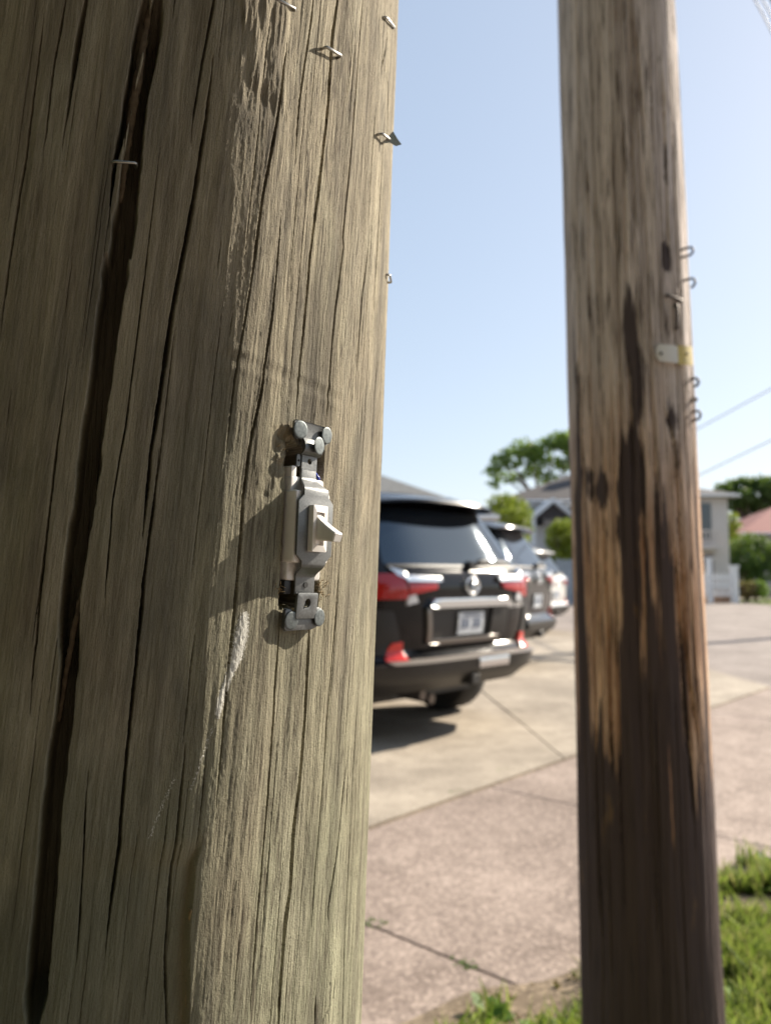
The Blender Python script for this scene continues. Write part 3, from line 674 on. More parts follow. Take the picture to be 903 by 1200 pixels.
# creosote and knots: blobs given where they are seen on the trunk
stain = np.zeros_like(df)
def blob(px, py, rx, ry, amp=1.0, p=2.0):
    t, z, dist = FAR.hit(px, py); sx = rx*dist/F/.1345/max(.35, 1) ; sy = ry*dist/F
    e = np.abs((THf[None]-t)/sx)**p + np.abs((ZF-z)/sy)**p
    np.maximum(stain, amp*np.exp(-e), out=stain)
for bl in ((776,300,10,24,1),(781,268,4,10,.8),(735,385,14,45,.9),(712,368,16,22,.6),(727,330,6,30,.6),(748,440,10,70,.9),(785,492,24,26,1.1),(800,510,8,40,.9),
           (700,575,30,22,.95),(745,560,22,60,1.0),(690,560,18,16,.9),(735,620,26,22,.8),(778,640,20,90,1.1),(783,760,22,110,1.15),(775,850,26,60,1.0),(745,680,10,60,.7),
           (735,840,10,90,.9),(745,900,20,70,1.0),(683,780,8,200,.9),(697,920,26,50,.6),(716,220,10,20,.5),(720,205,6,40,.5),(728,70,20,12,.45),(700,170,6,14,.5),(672,420,5,90,.6),(676,560,6,90,.8),
           (775,540,14,60,.9),(800,640,6,120,.55),(812,800,6,90,.6)):
    blob(*bl)
zk = np.array([FAR.hit(740, y_)[1] for y_ in (1150, 1000, 930, 850, 700, 560, 430, 330, 200)])
bs_ = np.interp(Zf, zk[::1], [.98,.95,.80,.46,.22,.17,.02,-.12,-.2])[:, None]
strk = (fbm(Uf*30, ZF*.9, 120, 3)-.5)*1.9 + (fbm(Uf*95, ZF*1.7, 125, 3)-.5)*1.0
blobs = stain.copy(); stain[:] = 0
for bl in ((777,650,15,130,1.0),(780,790,17,120,1.0),(779,300,9,20,1.2),(745,560,16,50,.8),(738,640,8,60,.6)): blob(*bl, p=3)
right = stain.copy(); stain[:] = 0
for bl in ((711,730,12,130,.75),(748,790,9,90,.7),(722,470,14,60,.4),(757,560,5,60,.5)): blob(*bl)
pale = stain.copy()
damp = np.interp(Zf, zk, [.25,.35,.8,1,1,1,.8,.45,.35])[:, None]
stain = np.clip(np.maximum(blobs*.70, right) + bs_ + strk*damp - pale*.75, 0, 1.2)
np_far = pole_mesh('utility_pole', FAR, THf, Zf, df, M['far'], {'dark_wear': stain}, .1345, 8.8)
tag(np_far, 'wooden utility pole stained dark at its foot, standing between pavement and grass', 'utility pole', 'wooden utility poles')
# ------------------------------------------------------------------ light switch set into the near pole
sw = empty('light_switch'); swf = NEAR.frame(SWt, SWz, 0); sw.matrix_world = swf @ Matrix.Scale(.965, 4)
tag(sw, 'bare ivory toggle light switch on a galvanised strap nailed to the close pole', 'light switch')
mm = .001
def P3(u, v, h): return Vector((u*mm, h*mm, v*mm))       # u right, v up, h out, in millimetres
def rrect(u0, u1, v0, v1, r, n=4):
    out = []
    for cx, cy, a in ((u1-r, v1-r, 0), (u0+r, v1-r, 90), (u0+r, v0+r, 180), (u1-r, v0+r, 270)):
        for i in range(n+1):
            t = R(a+90*i/n); out.append((cx+r*math.cos(t), cy+r*math.sin(t)))
    return out
def circ(u, v, r, n=12): return [(u+r*math.cos(2*math.pi*i/n), v+r*math.sin(2*math.pi*i/n)) for i in range(n)]
# strap rows: v (mm), left, right, height of the face above the trunk
T_ = 1.3
def strap(rows, t=T_):
    b = MB(); rings = []
    for v, a, c, h in rows:
        rings.append([P3(a, v, h), P3(c, v, h), P3(c, v, h-t), P3(a, v, h-t)])
    b.loft(rings); return b
def pc(rows, sub=3):                 # smooth the rows a little
    out = []
    for r0, r1 in zip(rows[:-1], rows[1:]):
        for i in range(sub):
            f = i/sub; out.append(tuple(x+(y-x)*f for x, y in zip(r0, r1)))
    out.append(rows[-1]); return out
b = strap([(31.5,-5.6,5.6,1.6),(26.2,-5.6,5.6,1.7),(25.0,-6.0,6.0,2.2),(22.0,-8.0,8.0,6.0),(20.6,-9.2,9.2,7.4),(19.2,-9.3,9.3,7.8),(16.8,-9.3,9.3,7.8),(13.4,-13.1,13.1,7.8),
           (-13.4,-13.1,13.1,7.8),(-16.6,-9.1,9.1,7.8),(-18.4,-8.9,8.9,7.6),(-20.0,-8.0,8.0,6.8),(-23.0,-7.5,7.5,3.2),(-24.6,-7.2,7.2,2.3),(-33.4,-7.2,7.2,2.1)])
b.bevel(.0004, 3, 18)
yoke = b.build('yoke', M['zinc'], sw, auto=40)
# upper tab with its screw hole, with the broken plaster ear beside it
b = MB(); b.prism(rrect(-5.7,5.7,30.6,39.2,.8), [circ(0.2,35.0,1.55)], lambda u,v,h: P3(u,v,.4+h), 1.25); b.bevel(.00022,1,50)
b.build('yoke_tab', M['zinc'], sw, auto=35)
b = MB(); b.prism(rrect(-9.0,-6.3,31.6,38.0,1.2), [circ(-7.6,34.6,.7,8)], lambda u,v,h: P3(u,v,.2+h), 1.0); b.bevel(.0002,1,50)
b.build('plaster_ear', M['zinc'], sw, auto=35)
# lower tab: raised strip with a tear-drop slot
slot = [(2.2,-37.4),(1.9,-39.0),(.6,-40.0),(-1.0,-40.0),(-2.9,-41.0),(-2.4,-38.8),(-2.0,-37.0),(-1.0,-35.8),(.4,-35.4),(1.6,-36.0)]
b = MB(); b.prism(rrect(-7.6,7.4,-45.6,-32.6,1.1), [slot], lambda u,v,h: P3(u,v,2.7+h+.9*sstep(-45.6,-33,v)), 1.35); b.bevel(.0003,2,50)
b.build('yoke_tab', M['zinc'], sw, auto=35)
for (u, v, h, nm, r) in ((.3,-28.6,2.6,'dark_hole_disc',1.5),):
    b = MB(); b.cyl(P3(u,v,h-1.2), P3(u,v,h+.12), r*mm, n=14); b.build(nm, M['hole'], sw)  # dark disc on the yoke, painting the shade inside a screw hole
b = MB(); b.lathe([(0,0),(1.5*mm,0),(1.4*mm,.8*mm),(.6*mm,1.2*mm),(0,1.2*mm)], P3(0,-38.0,1.0), P3(0,0,1), 12); b.build('screw', M['zinc'], sw, auto=40)
# top mounting plate: T with a neck that drops to the tab
b = MB(); b.prism([(-12.8,46.6),(-13.2,53.8),(-12.0,55.0),(12.4,54.6),(13.6,53.4),(13.4,47.2),(10.8,45.2),(7.6,46.2),(6.4,44.6),(6.0,41.4),(-6.0,41.4),(-6.6,44.4),(-8.0,46.2),(-10.8,45.4)], [], lambda u,v,h: P3(u,v,.9+h), 1.5)
b.bevel(.0003,2,50); b.build('mounting_plate', M['zinc'], sw, auto=35)
b = strap(pc([(46.6,-6.6,6.6,2.6),(44.4,-6.4,6.4,4.0),(41.4,-6.5,6.5,4.6),(39.4,-6.9,6.9,4.2),(38.2,-7.0,7.0,2.8),(37.8,-6.8,6.8,1.9)]), 1.4); b.bevel(.0003,2,45)
b.build('plate_neck', M['zinc'], sw, auto=40)
b = MB(); b.prism([(-13.6,-41.6),(-12.6,-40.6),(-8.6,-41.0),(-7.4,-42.2),(-5.6,-45.8),(5.4,-45.6),(7.0,-42.0),(8.4,-40.6),(12.8,-40.4),(13.8,-42.0),(13.8,-47.0),(12.6,-49.2),(6,-51.4),(-12.4,-51.6),(-13.6,-50.2)], [], lambda u,v,h: P3(u,v,.8+h), 1.7)
b.bevel(.0003,2,50); b.build('mounting_plate', M['zinc'], sw, auto=35)
# nails
for (u, v, h, tu, r, hd) in ((-9.4,50.0,3.0,-.12,4.7,.6),(10.2,50.2,3.4,.10,4.5,.6),(1.8,43.2,6.0,.16,4.6,.6),(-9.6,-46.4,2.9,-.05,4.6,.55),(10.6,-45.4,3.3,.12,4.5,.55)):
    ax = Vector((tu, 1, -.06+rnd.uniform(-.06,.06))).normalized(); b = MB()
    pr = [(0,-1.9),(1.5,-1.9),(1.5,0),(r*.97,0),(r,.2),(r*.985,hd*.7),(r*.93,hd*.92),(r*.8,hd),(r*.4,hd*1.08),(0,hd*1.12)]
    b.lathe([(a*mm, c*mm) for a, c in pr], P3(u, v, h), ax, 26)
    b.build('nail', M['nail'], sw, auto=40)
# body
b = MB()
out = rrect(-12.6, 12.8, -26.5, 26.5, 1.6)
b.loft([[P3(u,v,-20) for u,v in out], [P3(u,v,0) for u,v in out], [P3(u*.965,v*.985,.9) for u,v in out]]); b.bevel(.0004,2,50)
b.build('switch_body', M['grime'], sw, auto=40)
b = MB(); out = rrect(-13.2, 13.0, -17.5, 19.0, 1.4); b.loft([[P3(u,v,-3) for u,v in out], [P3(u,v,4.6) for u,v in out], [P3(u*.95,v*.98,5.6) for u,v in out]]); b.bevel(.0003,2,50)
b.build('body_shoulder', M['ivory'], sw, auto=40)
b = MB(); b.prism(rrect(-12.0,-8.6,24.6,31.5,.9), [], lambda u,v,h: P3(u,v,-6+h), 6.8); b.bevel(.0004,2,50); b.build('body_lug', M['ivory'], sw, auto=40)
b = MB(); b.bb(-12.8*mm,-7.9*mm,-16*mm,.2*mm,-33.5*mm,-26.6*mm); b.bevel(.0006,2,50); b.build('terminal_block', M['hole'], sw, auto=40)
b = MB(); b.tube([P3(8.6,33.5,-12),P3(8.8,30.0,-2),P3(9.0,27.5,.2),P3(9.2,25.0,-.6)], .8*mm, 8); b.build('wire', M['bluewire'], sw, True)
# bezel and lever
b = MB(); b.prism(rrect(-5.4,5.4,-11.7,11.9,.7), [rrect(-2.9,3.1,-8.4,8.4,.5)], lambda u,v,h: P3(u,v,7.4+h), 3.6); b.bevel(.00045,2,50)
b.build('bezel', M['ivory'], sw, auto=35)
b = MB(); b.bb(-2.85*mm,3.05*mm,6.6*mm,8.6*mm,-8.35*mm,8.35*mm); b.build('toggle_seat', M['ivory'], sw)
b = MB(); rings = []
q = Vector((0, math.cos(R(-17)), math.sin(R(-17)))); p = Vector((0, -q.z, q.y))
for dist, hu, hv, off in ((-1.5,2.7,7.2,.9),(2.5,2.7,5.4,.3),(8,2.8,4.0,0),(13.2,3.1,2.8,0),(15.0,3.1,2.5,0),(15.6,2.6,2.0,0)):
    c = Vector((.1*mm, 8.2*mm, 0)) + q*dist*mm + p*off*mm
    rings.append([c + Vector((u*hu*mm,0,0)) + p*v*hv*mm for u, v in ((-1,-.8),(-.8,-1),(.8,-1),(1,-.8),(1,.8),(.8,1),(-.8,1),(-1,.8))])
b.loft(rings); b.build('toggle', M['ivory'], sw, auto=30)

# ------------------------------------------------------------------ staples and scraps on the near pole
def staple(px0, px1, wire, leg, h, label, mat=M['staple'], raise1=None, group='staples in the close pole'):
    a = NEAR.hit(*px0); c = NEAR.hit(*px1); raise1 = h if raise1 is None else raise1
    o = empty('staple'); o.matrix_world = NEAR.frame((a[0]+c[0])/2, (a[1]+c[1])/2); inv = NEAR.frame((a[0]+c[0])/2, (a[1]+c[1])/2).inverted()
    A0 = inv @ NEAR.pt(a[0], a[1], -leg); A1 = inv @ NEAR.pt(a[0], a[1], h); C0 = inv @ NEAR.pt(c[0], c[1], -leg); C1 = inv @ NEAR.pt(c[0], c[1], raise1)
    b = MB(); e = .14
    b.tube([A0.lerp(A1,.2), A1.lerp(A0,e), A1.lerp(C1,.07), A1.lerp(C1,.93), C1.lerp(C0,e), C0.lerp(C1,.2)], wire, 6)
    bpy.data.objects.remove(o)
    m = b.build('staple', mat, None, True); m.matrix_world = NEAR.frame((a[0]+c[0])/2, (a[1]+c[1])/2)
    return tag(m, label, 'staple', group)
staple((133,192),(160,194), .00062, .004, .0022, 'pale flat staple bridging the long dark crack')
staple((321,2),(344,13), .00075, .004, .0024, 'staple at the very top edge of the picture, above the rough chopped patch', raise1=.002)
staple((378,57),(397,67), .00080, .004, .0026, 'slanting staple crossing a dark crack above all others but the top ones', raise1=.0020)
staple((447,21),(458,33), .00080, .004, .0030, 'staple standing proud near the right edge at the top', raise1=.0024)
staple((440,158),(449,166), .00085, .004, .0045, 'thick staple beside the torn metal scrap', raise1=.005)
staple((450,322),(454,331), .00075, .004, .0035, 'stubby staple end at the right edge of the close pole above the switch')
h = NEAR.hit(446,160); f0 = NEAR.frame(h[0], h[1]); b = MB()
pl = [(.000,-.004),(.004,.001),(.0065,.0045),(.011,.001),(.015,-.0015),(.011,-.0035),(.006,-.0025),(.003,-.0035)]
b.prism(pl, [], lambda u,v,hh: Vector((u*.55, .0015+u*.62+hh+.15*v, v)), .0004); m = b.build('metal_scrap', M['staple'], None); m.matrix_world = f0
tag(m, 'torn scrap of thin metal sticking out past the right edge of the close pole', 'scrap')

# ------------------------------------------------------------------ hooks, nails and tag on the far pole
def hook(px, py, L, wv, label, r=.0026, open_=.5, mat=M['rusty']):
    t, z, dist = FAR.hit(px, py); m_ = FAR.frame(t, z); b = MB()
    pts = [Vector((0,-.01,wv/2)), Vector((0,L*.55,wv/2)), Vector((0,L*.86,wv*.46)), Vector((0,L,wv*.2)), Vector((0,L,-wv*.1)), Vector((0,L*.88,-wv*.4)), Vector((0,L*.7,-wv*.5)), Vector((0,L*open_,-wv*.5))]
    if open_ < .2: pts += [Vector((0,-.01,-wv*.5))]
    b.tube(pts, r, 7); o = b.build('fence_staple', mat, None, True); o.matrix_world = m_ @ Matrix.Rotation(rnd.uniform(-.1,.25),4,'Z')
    return tag(o, label, 'fence staple', 'wire staples in the far pole')
hook(797.0,297.5, .026, .017, 'closed wire staple topmost on the right edge of the far pole', open_=.1)
hook(800.5,334, .024, .019, 'hooked wire staple second from the top on the right edge of the far pole', open_=.62)
hook(808.5,449, .017, .016, 'bent wire staple just under the white and yellow tag', open_=.4, r=.003)
hook(809.5,469, .012, .006, 'short wire stub between two staples under the tag', open_=.1, r=.0022)
hook(810.8,487.5, .017, .018, 'closed wire staple lowest of those on the far pole edge', open_=.1)
for (x0, y0, x1, y1, lab) in ((780,347,795,353,'rusty staple lying level above the white tag'),(790,358,791,385,'long upright staple above the white tag')):
    a = FAR.hit(x0,y0); c = FAR.hit(x1,y1); b = MB(); A = FAR.pt(a[0],a[1],.006); C = FAR.pt(c[0],c[1],.006)
    b.tube([FAR.pt(a[0],a[1],-.01), A, A.lerp(C,.1), A.lerp(C,.9), C, FAR.pt(c[0],c[1],-.01)], .0032, 7)
    tag(b.build('fence_staple', M['rusty'], None, True), lab, 'fence staple', 'wire staples in the far pole')
tg = empty('pole_tag'); tg.matrix_world = FAR.mat
def tagstrip(px0, px1, py, hgt, mat, name, hh, rnd_l=False):
    a = FAR.hit(px0,py); c = FAR.hit(px1,py+ (px1-px0)*.10); n = 12; b = MB(); rings = []
    for i in range(n+1):
        s = i/n; t = a[0]+(c[0]-a[0])*s; z = a[1]+(c[1]-a[1])*s; k = hgt/2*(min(1, .35+s*6) if rnd_l else 1)
        F_ = lambda dz, q: FAR.inv @ FAR.pt(t, z+dz, q)
        rings.append([F_(-k,hh), F_(k,hh), F_(k,hh+.002), F_(-k,hh+.002)])
    b.loft(rings); return b.build(name, mat, tg)
tagstrip(766,790,414.5,.036,M['tag_white'],'white_band',.007,True); tagstrip(790,805.5,417,.040,M['tag_yellow'],'yellow_band',.0075)
b = MB()
for p_ in (771,799):
    h = FAR.hit(p_,416); b.cyl(FAR.inv @ FAR.pt(h[0],h[1],-.01), FAR.inv @ FAR.pt(h[0],h[1],.012), .003, n=8)
b.bm.free()
for p_ in (771,799):
    h = FAR.hit(p_,416); b = MB(); b.cyl(FAR.inv @ FAR.pt(h[0],h[1],-.01), FAR.inv @ FAR.pt(h[0],h[1],.012), .003, n=8); b.build('tack', M['rusty'], tg)
tag(tg, 'small white and yellow tag wrapped round the far pole', 'tag')
# ------------------------------------------------------------------ vehicles
def lerp_tab(z, tab):
    zs = [a for a, _ in tab]; return float(np.interp(z, zs, [b for _, b in tab]))
def make_suv(label, cat, paint, L=5.05, W=.985, H=1.80, plate_txt=True, group=None, chrome_trim=True, scale=(1,1,1)):
    t = empty('sport_utility_vehicle'); tag(t, label, cat, group)
    REAR = [(.36,.20),(.42,.13),(.47,.05),(.57,.035),(.60,.10),(.66,.15),(.80,.12),(.95,.11),(1.10,.10),(1.20,.13),(1.27,.19),(1.66,.43),(1.80,.52)]
    FRONT = [(.30,L-.25),(.42,L-.04),(.55,L),(.75,L-.01),(.95,L-.04),(1.08,L-.12),(1.14,L-.35),(1.22,L-1.15),(1.30,L-1.30),(1.66,L-1.98),(1.78,L-2.25),(1.80,L-2.5)]
    HALF = [(.30,W-.10),(.42,W-.04),(.55,W-.012),(.75,W),(1.0,W-.012),(1.15,W-.035),(1.24,W-.075),(1.66,W-.235),(1.74,W-.29),(1.80,W-.42)]
    BOW, PW = .17, 6
    def yr(z): return lerp_tab(z, REAR)
    def hw(z): return lerp_tab(z, HALF)
    def rear(x, z, off=0.0):
        s = min(1, abs(x)/hw(z)); return Vector((x, yr(z)+BOW*s**PW-off, z))
    def side(sgn, y, z, off=0.0): return Vector((sgn*(hw(z)+off), y, z))
    def ring(z, inset=0.0, y_off=0.0):
        h = hw(z)-inset; a = yr(z)+inset+y_off; f = lerp_tab(z, FRONT)-inset; out = []
        ts = [-1,-.97,-.92,-.84,-.7,-.5,-.25,0,.25,.5,.7,.84,.92,.97,1]
        for s in ts: out.append(Vector((h*s, a+BOW*abs(s)**PW, z)))
        for k in range(1, 10): out.append(Vector((h, a+BOW+(f-.22-a-BOW)*k/10, z)))
        for s in reversed(ts): out.append(Vector((h*s, f-.28*abs(s)**4, z)))
        for k in range(9, 0, -1): out.append(Vector((-h, a+BOW+(f-.22-a-BOW)*k/10, z)))
        return out
    def patch(name, mat, quad, off, th, nx=10, nz=6, parent=t, auto=35, fn=rear, bev=0):
        """quad: (x_left_bottom,z),(x_right_bottom,z),(x_right_top,z),(x_left_top,z) laid on the tail"""
        b = MB(); A, B, C, Dq = [Vector((p[0], p[1])) for p in quad]
        def P(i, j, o):
            u, v = i/nx, j/nz; p = A*(1-u)*(1-v)+B*u*(1-v)+C*u*v+Dq*(1-u)*v; return fn(p.x, p.y, o)
        top = [[b.bm.verts.new(P(i, j, off)) for j in range(nz+1)] for i in range(nx+1)]
        bot = [[b.bm.verts.new(P(i, j, off-th)) for j in range(nz+1)] for i in range(nx+1)]
        for g in (top, bot):
            for i in range(nx):
                for j in range(nz): b.bm.faces.new((g[i][j], g[i+1][j], g[i+1][j+1], g[i][j+1]))
        for i in range(nx):
            for j in (0, nz): b.bm.faces.new((top[i][j], top[i+1][j], bot[i+1][j], bot[i][j]))
        for j in range(nz):
            for i in (0, nx): b.bm.faces.new((top[i][j], top[i][j+1], bot[i][j+1], bot[i][j]))
        if bev: b.bevel(bev, 2, 50)
        return b.build(name, mat, parent, auto=auto)
    # shell
    b = MB(); b.loft([ring(z) for z in (.58,.60,.66,.72,.80,.90,1.0,1.06,1.10,1.14,1.17,1.20,1.22)]); b.build('body', paint, t, auto=35)
    b = MB(); b.loft([ring(z) for z in (1.215,1.24,1.30,1.40,1.5,1.6,1.66,1.70,1.74,1.77,1.79,1.80)]); b.build('cabin', paint, t, auto=40)
    b = MB(); b.loft([ring(z) for z in (.36,.39,.42,.46,.50,.55,.57,.579)]); bp = b.build('bumper', M['bumper'], t, auto=35)
    if chrome_trim:
        patch('step_pad', M['bumper_top'], ((-.86,.572),(.86,.572),(.86,.598),(-.86,.598)), .028, .03, 14, 3, bp, fn=lambda x,z,o: Vector((x, .035+BOW*min(1,abs(x)/.985)**6+(z-.572)*4-o, z+.006)))
        patch('chrome_step', M['chrome'], ((.02,.50),(.40,.50),(.40,.575),(.02,.575)), .012, .02, 6, 3, bp)
    b = MB(); b.bb(-.62,.62,.6,L-.7,.24,.40); b.build('underbody', M['black_plastic'], t)
    # glazing on the tail and the sides
    g1 = patch('rear_window', M['glass'], ((-.80,1.255),(.80,1.255),(.66,1.67),(-.66,1.67)), .006, .012, 16, 8)
    patch('window_seal', M['black_plastic'], ((-.80,1.235),(.80,1.235),(.78,1.254),(-.78,1.254)), .008, .012, 16, 2)
    for sg in (-1, 1):
        for y0, y1, yt0, yt1 in ((.42,1.45,.62,1.45),(1.53,2.45,1.53,2.45),(2.53,3.62,2.53,3.10)):
            b = MB(); pts = [(y0,1.27),(y1,1.27),(yt1,1.63),(yt0,1.63)]
            o_ = [side(sg, y, z, .005) for y, z in pts]; i_ = [side(sg, y, z, -.01) for y, z in pts]; b.loft([o_, i_]); b.build('side_window', M['glass'], t)
        b = MB(); y0 = L-1.25
        b.box((sg*(hw(1.2)+.12), y0-.12, 1.27), (.20,.12,.17)); b.bevel(.03, 2); b.build('wing_mirror', paint, t, auto=40)
        for y in (1.75, 2.75):
            b = MB(); b.tube([side(sg,y,1.02,.0), side(sg,y+.02,1.02,.035), side(sg,y+.2,1.03,.035), side(sg,y+.22,1.03,0)], .012, 6); b.build('door_handle', M['chrome'], t, True)
        b = MB(); b.tube([Vector((sg*.66,.75,1.80)), Vector((sg*.68,.85,1.845)), Vector((sg*.69,1.8,1.862)), Vector((sg*.68,2.5,1.845)), Vector((sg*.67,2.6,1.79))], .018, 6); b.build('roof_rail', M['chrome' if chrome_trim else 'black_plastic'], t, True)
        b = MB(); b.bb(sg*(W-.02), sg*(W+.02), 1.25, 3.55, .50, .62) if False else b.box((sg*(hw(.5)+.015), 2.5, .40), (.12, 2.1, .08)); b.bevel(.02,2); b.build('side_step', M['black_plastic'], t, auto=40)
    b = MB(); o_ = [Vector((x, lerp_tab(z, FRONT)-.16*abs(x/.8)**3+.012, z)) for x, z in ((-.78,1.27),(-.4,1.27),(0,1.27),(.4,1.27),(.78,1.27),(.66,1.64),(.3,1.64),(0,1.64),(-.3,1.64),(-.66,1.64))]
    b.loft([[p-Vector((0,.03,0)) for p in o_], o_]); b.build('windscreen', M['glass'], t)
    # spoiler with a pale top catching the sky
    b = MB(); rings = []
    for s in np.linspace(-1, 1, 13):
        x = .70*s; y0 = .27+.13*abs(s)**4; k = 1-.35*abs(s)**6
        rings.append([Vector((x,y0,1.725-.03*abs(s)**3)), Vector((x,y0+.012,1.745-.03*abs(s)**3)), Vector((x,y0+.30,1.808-.02*abs(s)**3)), Vector((x,y0+.34,1.75)), Vector((x,y0+.24,1.69))])
    b.loft(rings); sp = b.build('spoiler', paint, t, auto=40)
    b = MB(); b.loft([[Vector((-.05,1.0,1.79)),Vector((.05,1.0,1.79)),Vector((.04,1.22,1.79)),Vector((-.04,1.22,1.79))],[Vector((-.012,1.01,1.87)),Vector((.012,1.01,1.87)),Vector((.012,1.12,1.85)),Vector((-.012,1.12,1.85))]]); b.build('antenna', M['black_plastic'], t)
    # tail lights: red lenses under a bright strip
    for sg in (-1, 1):
        q = lambda *l: tuple((sg*x, z) for x, z in l)
        tl = patch('tail_light', M['red'], q((.70,1.02),(.955,1.02),(.95,1.19),(.715,1.19)), .022, .06, 10, 6, bev=.008)
        patch('lens', M['red'], q((.405,1.085),(.685,1.045),(.685,1.132),(.40,1.132)), .020, .05, 8, 4, tl, bev=.006)
        patch('chrome_strip', M['lens' if not chrome_trim else 'chrome'], q((.36,1.138),(.70,1.140),(.73,1.182),(.355,1.168)), .034, .05, 8, 3, tl, bev=.008)
        patch('chrome_strip', M['chrome'], q((.69,1.15),(.77,1.18),(.80,1.235),(.715,1.21)), .034, .05, 6, 4, tl, bev=.008)
        patch('reflector', M['reflector'], q((.70,.605),(.86,.605),(.80,.715),(.72,.725)), .022, .05, 5, 4, bev=.006)
        patch('clear_lens', M['lens'], q((.60,.99),(.70,.97),(.70,1.03),(.63,1.045)), .018, .04, 4, 3, tl)
        patch('corner_vent', M['black_plastic'], q((.70,.62),(.97,.64),(.97,.95),(.80,.93)), .010, .03, 6, 6)
        b = MB(); b.tube([rear(sg*.985,.84,.01)+Vector((0,-.02,0)), rear(sg*.97,.78,.03), rear(sg*.93,.74,.04)], .022, 6); b.build('bumper_fin', paint, t, True)
    if chrome_trim:
        # garnish bar over the plate, framed recess
        patch('garnish', M['chrome'], ((-.50,.958),(.47,.958),(.45,1.012),(-.46,1.012)), .05, .07, 12, 3, bev=.018)
        fr = patch('plate_recess', M['black_plastic'], ((-.44,.70),(.42,.70),(.46,.945),(-.47,.945)), .004, .012, 8, 4)
        patch('recess_frame', M['dark_chrome'], ((-.46,.695),(.38,.695),(.38,.725),(-.46,.725)), .03, .04, 8, 2, bev=.006)
        patch('recess_frame', M['dark_chrome'], ((-.49,.70),(-.455,.70),(-.48,.95),(-.515,.95)), .03, .04, 3, 5, bev=.006)
        patch('recess_cheek', M['bumper'], ((.24,.735),(.46,.71),(.47,.94),(.27,.94)), .028, .04, 4, 4)
    pl = patch('number_plate', M['plate'], ((-.155,.745),(.155,.745),(.155,.905),(-.155,.905)), .024, .01, 2, 2)
    for i in range(7):
        if i == 3: continue
        x0 = -.125+i*.036
        patch('plate_character', M['plate_ink'], ((x0,.79),(x0+.024,.79),(x0+.024,.86),(x0,.86)), .0265, .004, 1, 1, pl)
    patch('plate_band', M['plate_ink'], ((-.10,.878),(.10,.878),(.10,.893),(-.10,.893)), .0262, .004, 1, 1, pl)
    # emblem: upright oval ring round a slanted stroke
    b = MB(); n = 24; c = rear(0, 1.10, .022)
    b.tube([c+Vector((.078*math.cos(2*math.pi*k/n), 0, .060*math.sin(2*math.pi*k/n))) for k in range(n+1)], .0085, 6)
    b.tube([c+Vector((.028,0,.034)), c+Vector((-.012,0,-.014)), c+Vector((-.018,0,-.026)), c+Vector((.055,0,-.026))], .0085, 6)
    b.build('emblem', M['chrome'], t, True)
    if chrome_trim:
        for k in range(5):
            x0 = .50+k*.045+(.012 if k > 1 else 0); patch('badge_character', M['chrome'], ((x0,.925),(x0+.03,.925),(x0+.03,.965),(x0,.965)), .014, .006, 1, 1)
    # wiper, tow hitch, exhaust
    b = MB(); p0 = rear(.05,1.25,.03); b.cyl(p0+Vector((0,.03,0)), p0+Vector((0,-.03,0)), .035, .028, 12); wp = b.build('wiper', M['black_plastic'], t, auto=40)
    b = MB(); b.tube([p0, rear(.25,1.285,.035), rear(.60,1.275,.03)], [.018,.014,.008], 6); b.tube([rear(.2,1.29,.03), rear(.66,1.28,.02)], .012, 6); b.build('wiper_blade', M['black_plastic'], wp, True)
    b = MB(); b.bb(-.05,.05,.05,.5,.38,.46); b.bevel(.01,1); b.build('tow_hitch', M['black_plastic'], t)
    for (x_, z_) in ((-.42,.335),(-.32,.30)):
        b = MB(); b.cyl((x_,.55,z_), (x_,.22,z_-.01), .032, .036, 14); b.build('exhaust_pipe', M['exhaust'], t, auto=40)
    b = MB(); b.cyl((-.6,1.0,.36), (.6,1.0,.36), .09, n=10); b.cyl((-.15,1.0,.36),(.15,1.0,.36), .17, n=14); b.build('axle', M['black_plastic'], t, auto=40)
    # wheels
    for y in (1.05, L-.95):
        for sg in (-1, 1):
            wl = empty('wheel'); wl.parent = t; wl.location = (sg*(W-.15), y, .395)
            b = MB(); pr = [(.20,-.13),(.30,-.14),(.375,-.135),(.395,-.11),(.395,.11),(.375,.135),(.30,.14),(.20,.13)]
            b.lathe(pr, (0,0,0), (1,0,0), 36); b.build('tyre', M['rubber'], wl, auto=40)
            b = MB(); b.lathe([(.01,.09),(.06,.11),(.07,.10),(.24,.07),(.265,.13),(.28,.13),(.28,-.12),(.01,-.12)] if sg > 0 else [(.01,-.09),(.06,-.11),(.07,-.10),(.24,-.07),(.265,-.13),(.28,-.13),(.28,.12),(.01,.12)], (0,0,0), (1,0,0), 30)
            for k in range(7):
                a = 2*math.pi*k/7; b.box((sg*.105, .15*math.cos(a), .15*math.sin(a)), (.035,.045,.20), Matrix.Rotation(a-math.pi/2,3,'X').inverted() if False else Matrix.Rotation(a+math.pi/2,3,'X'))
            b.build('rim', M['alloy'], wl, auto=40)
            b = MB(); n = 20; rings = []
            for k in range(n+1):
                a = math.pi*k/n; c_ = Vector((0, y+.46*math.cos(a), .395+.46*math.sin(a))); o2 = Vector((0, y+.52*math.cos(a), .395+.52*math.sin(a)))
                xo = sg*(hw(min(.9,max(.4,c_.z)))+.012); xi = sg*(W-.12)
                rings.append([Vector((xi,c_.y,c_.z)), Vector((xo,c_.y,c_.z)), Vector((xo,o2.y,o2.z)), Vector((xi,o2.y,o2.z))])
            b.loft(rings); b.build('wheel_arch', M['black_plastic'], t, auto=40)
            b = MB(); b.cyl((sg*(W-.30), y, .42), (sg*(hw(.7)+.004), y, .42), .455, n=28); b.build('arch_shadow_liner', M['black_plastic'], t) if False else b.bm.free()
    # front
    fz = lambda z: lerp_tab(z, FRONT)
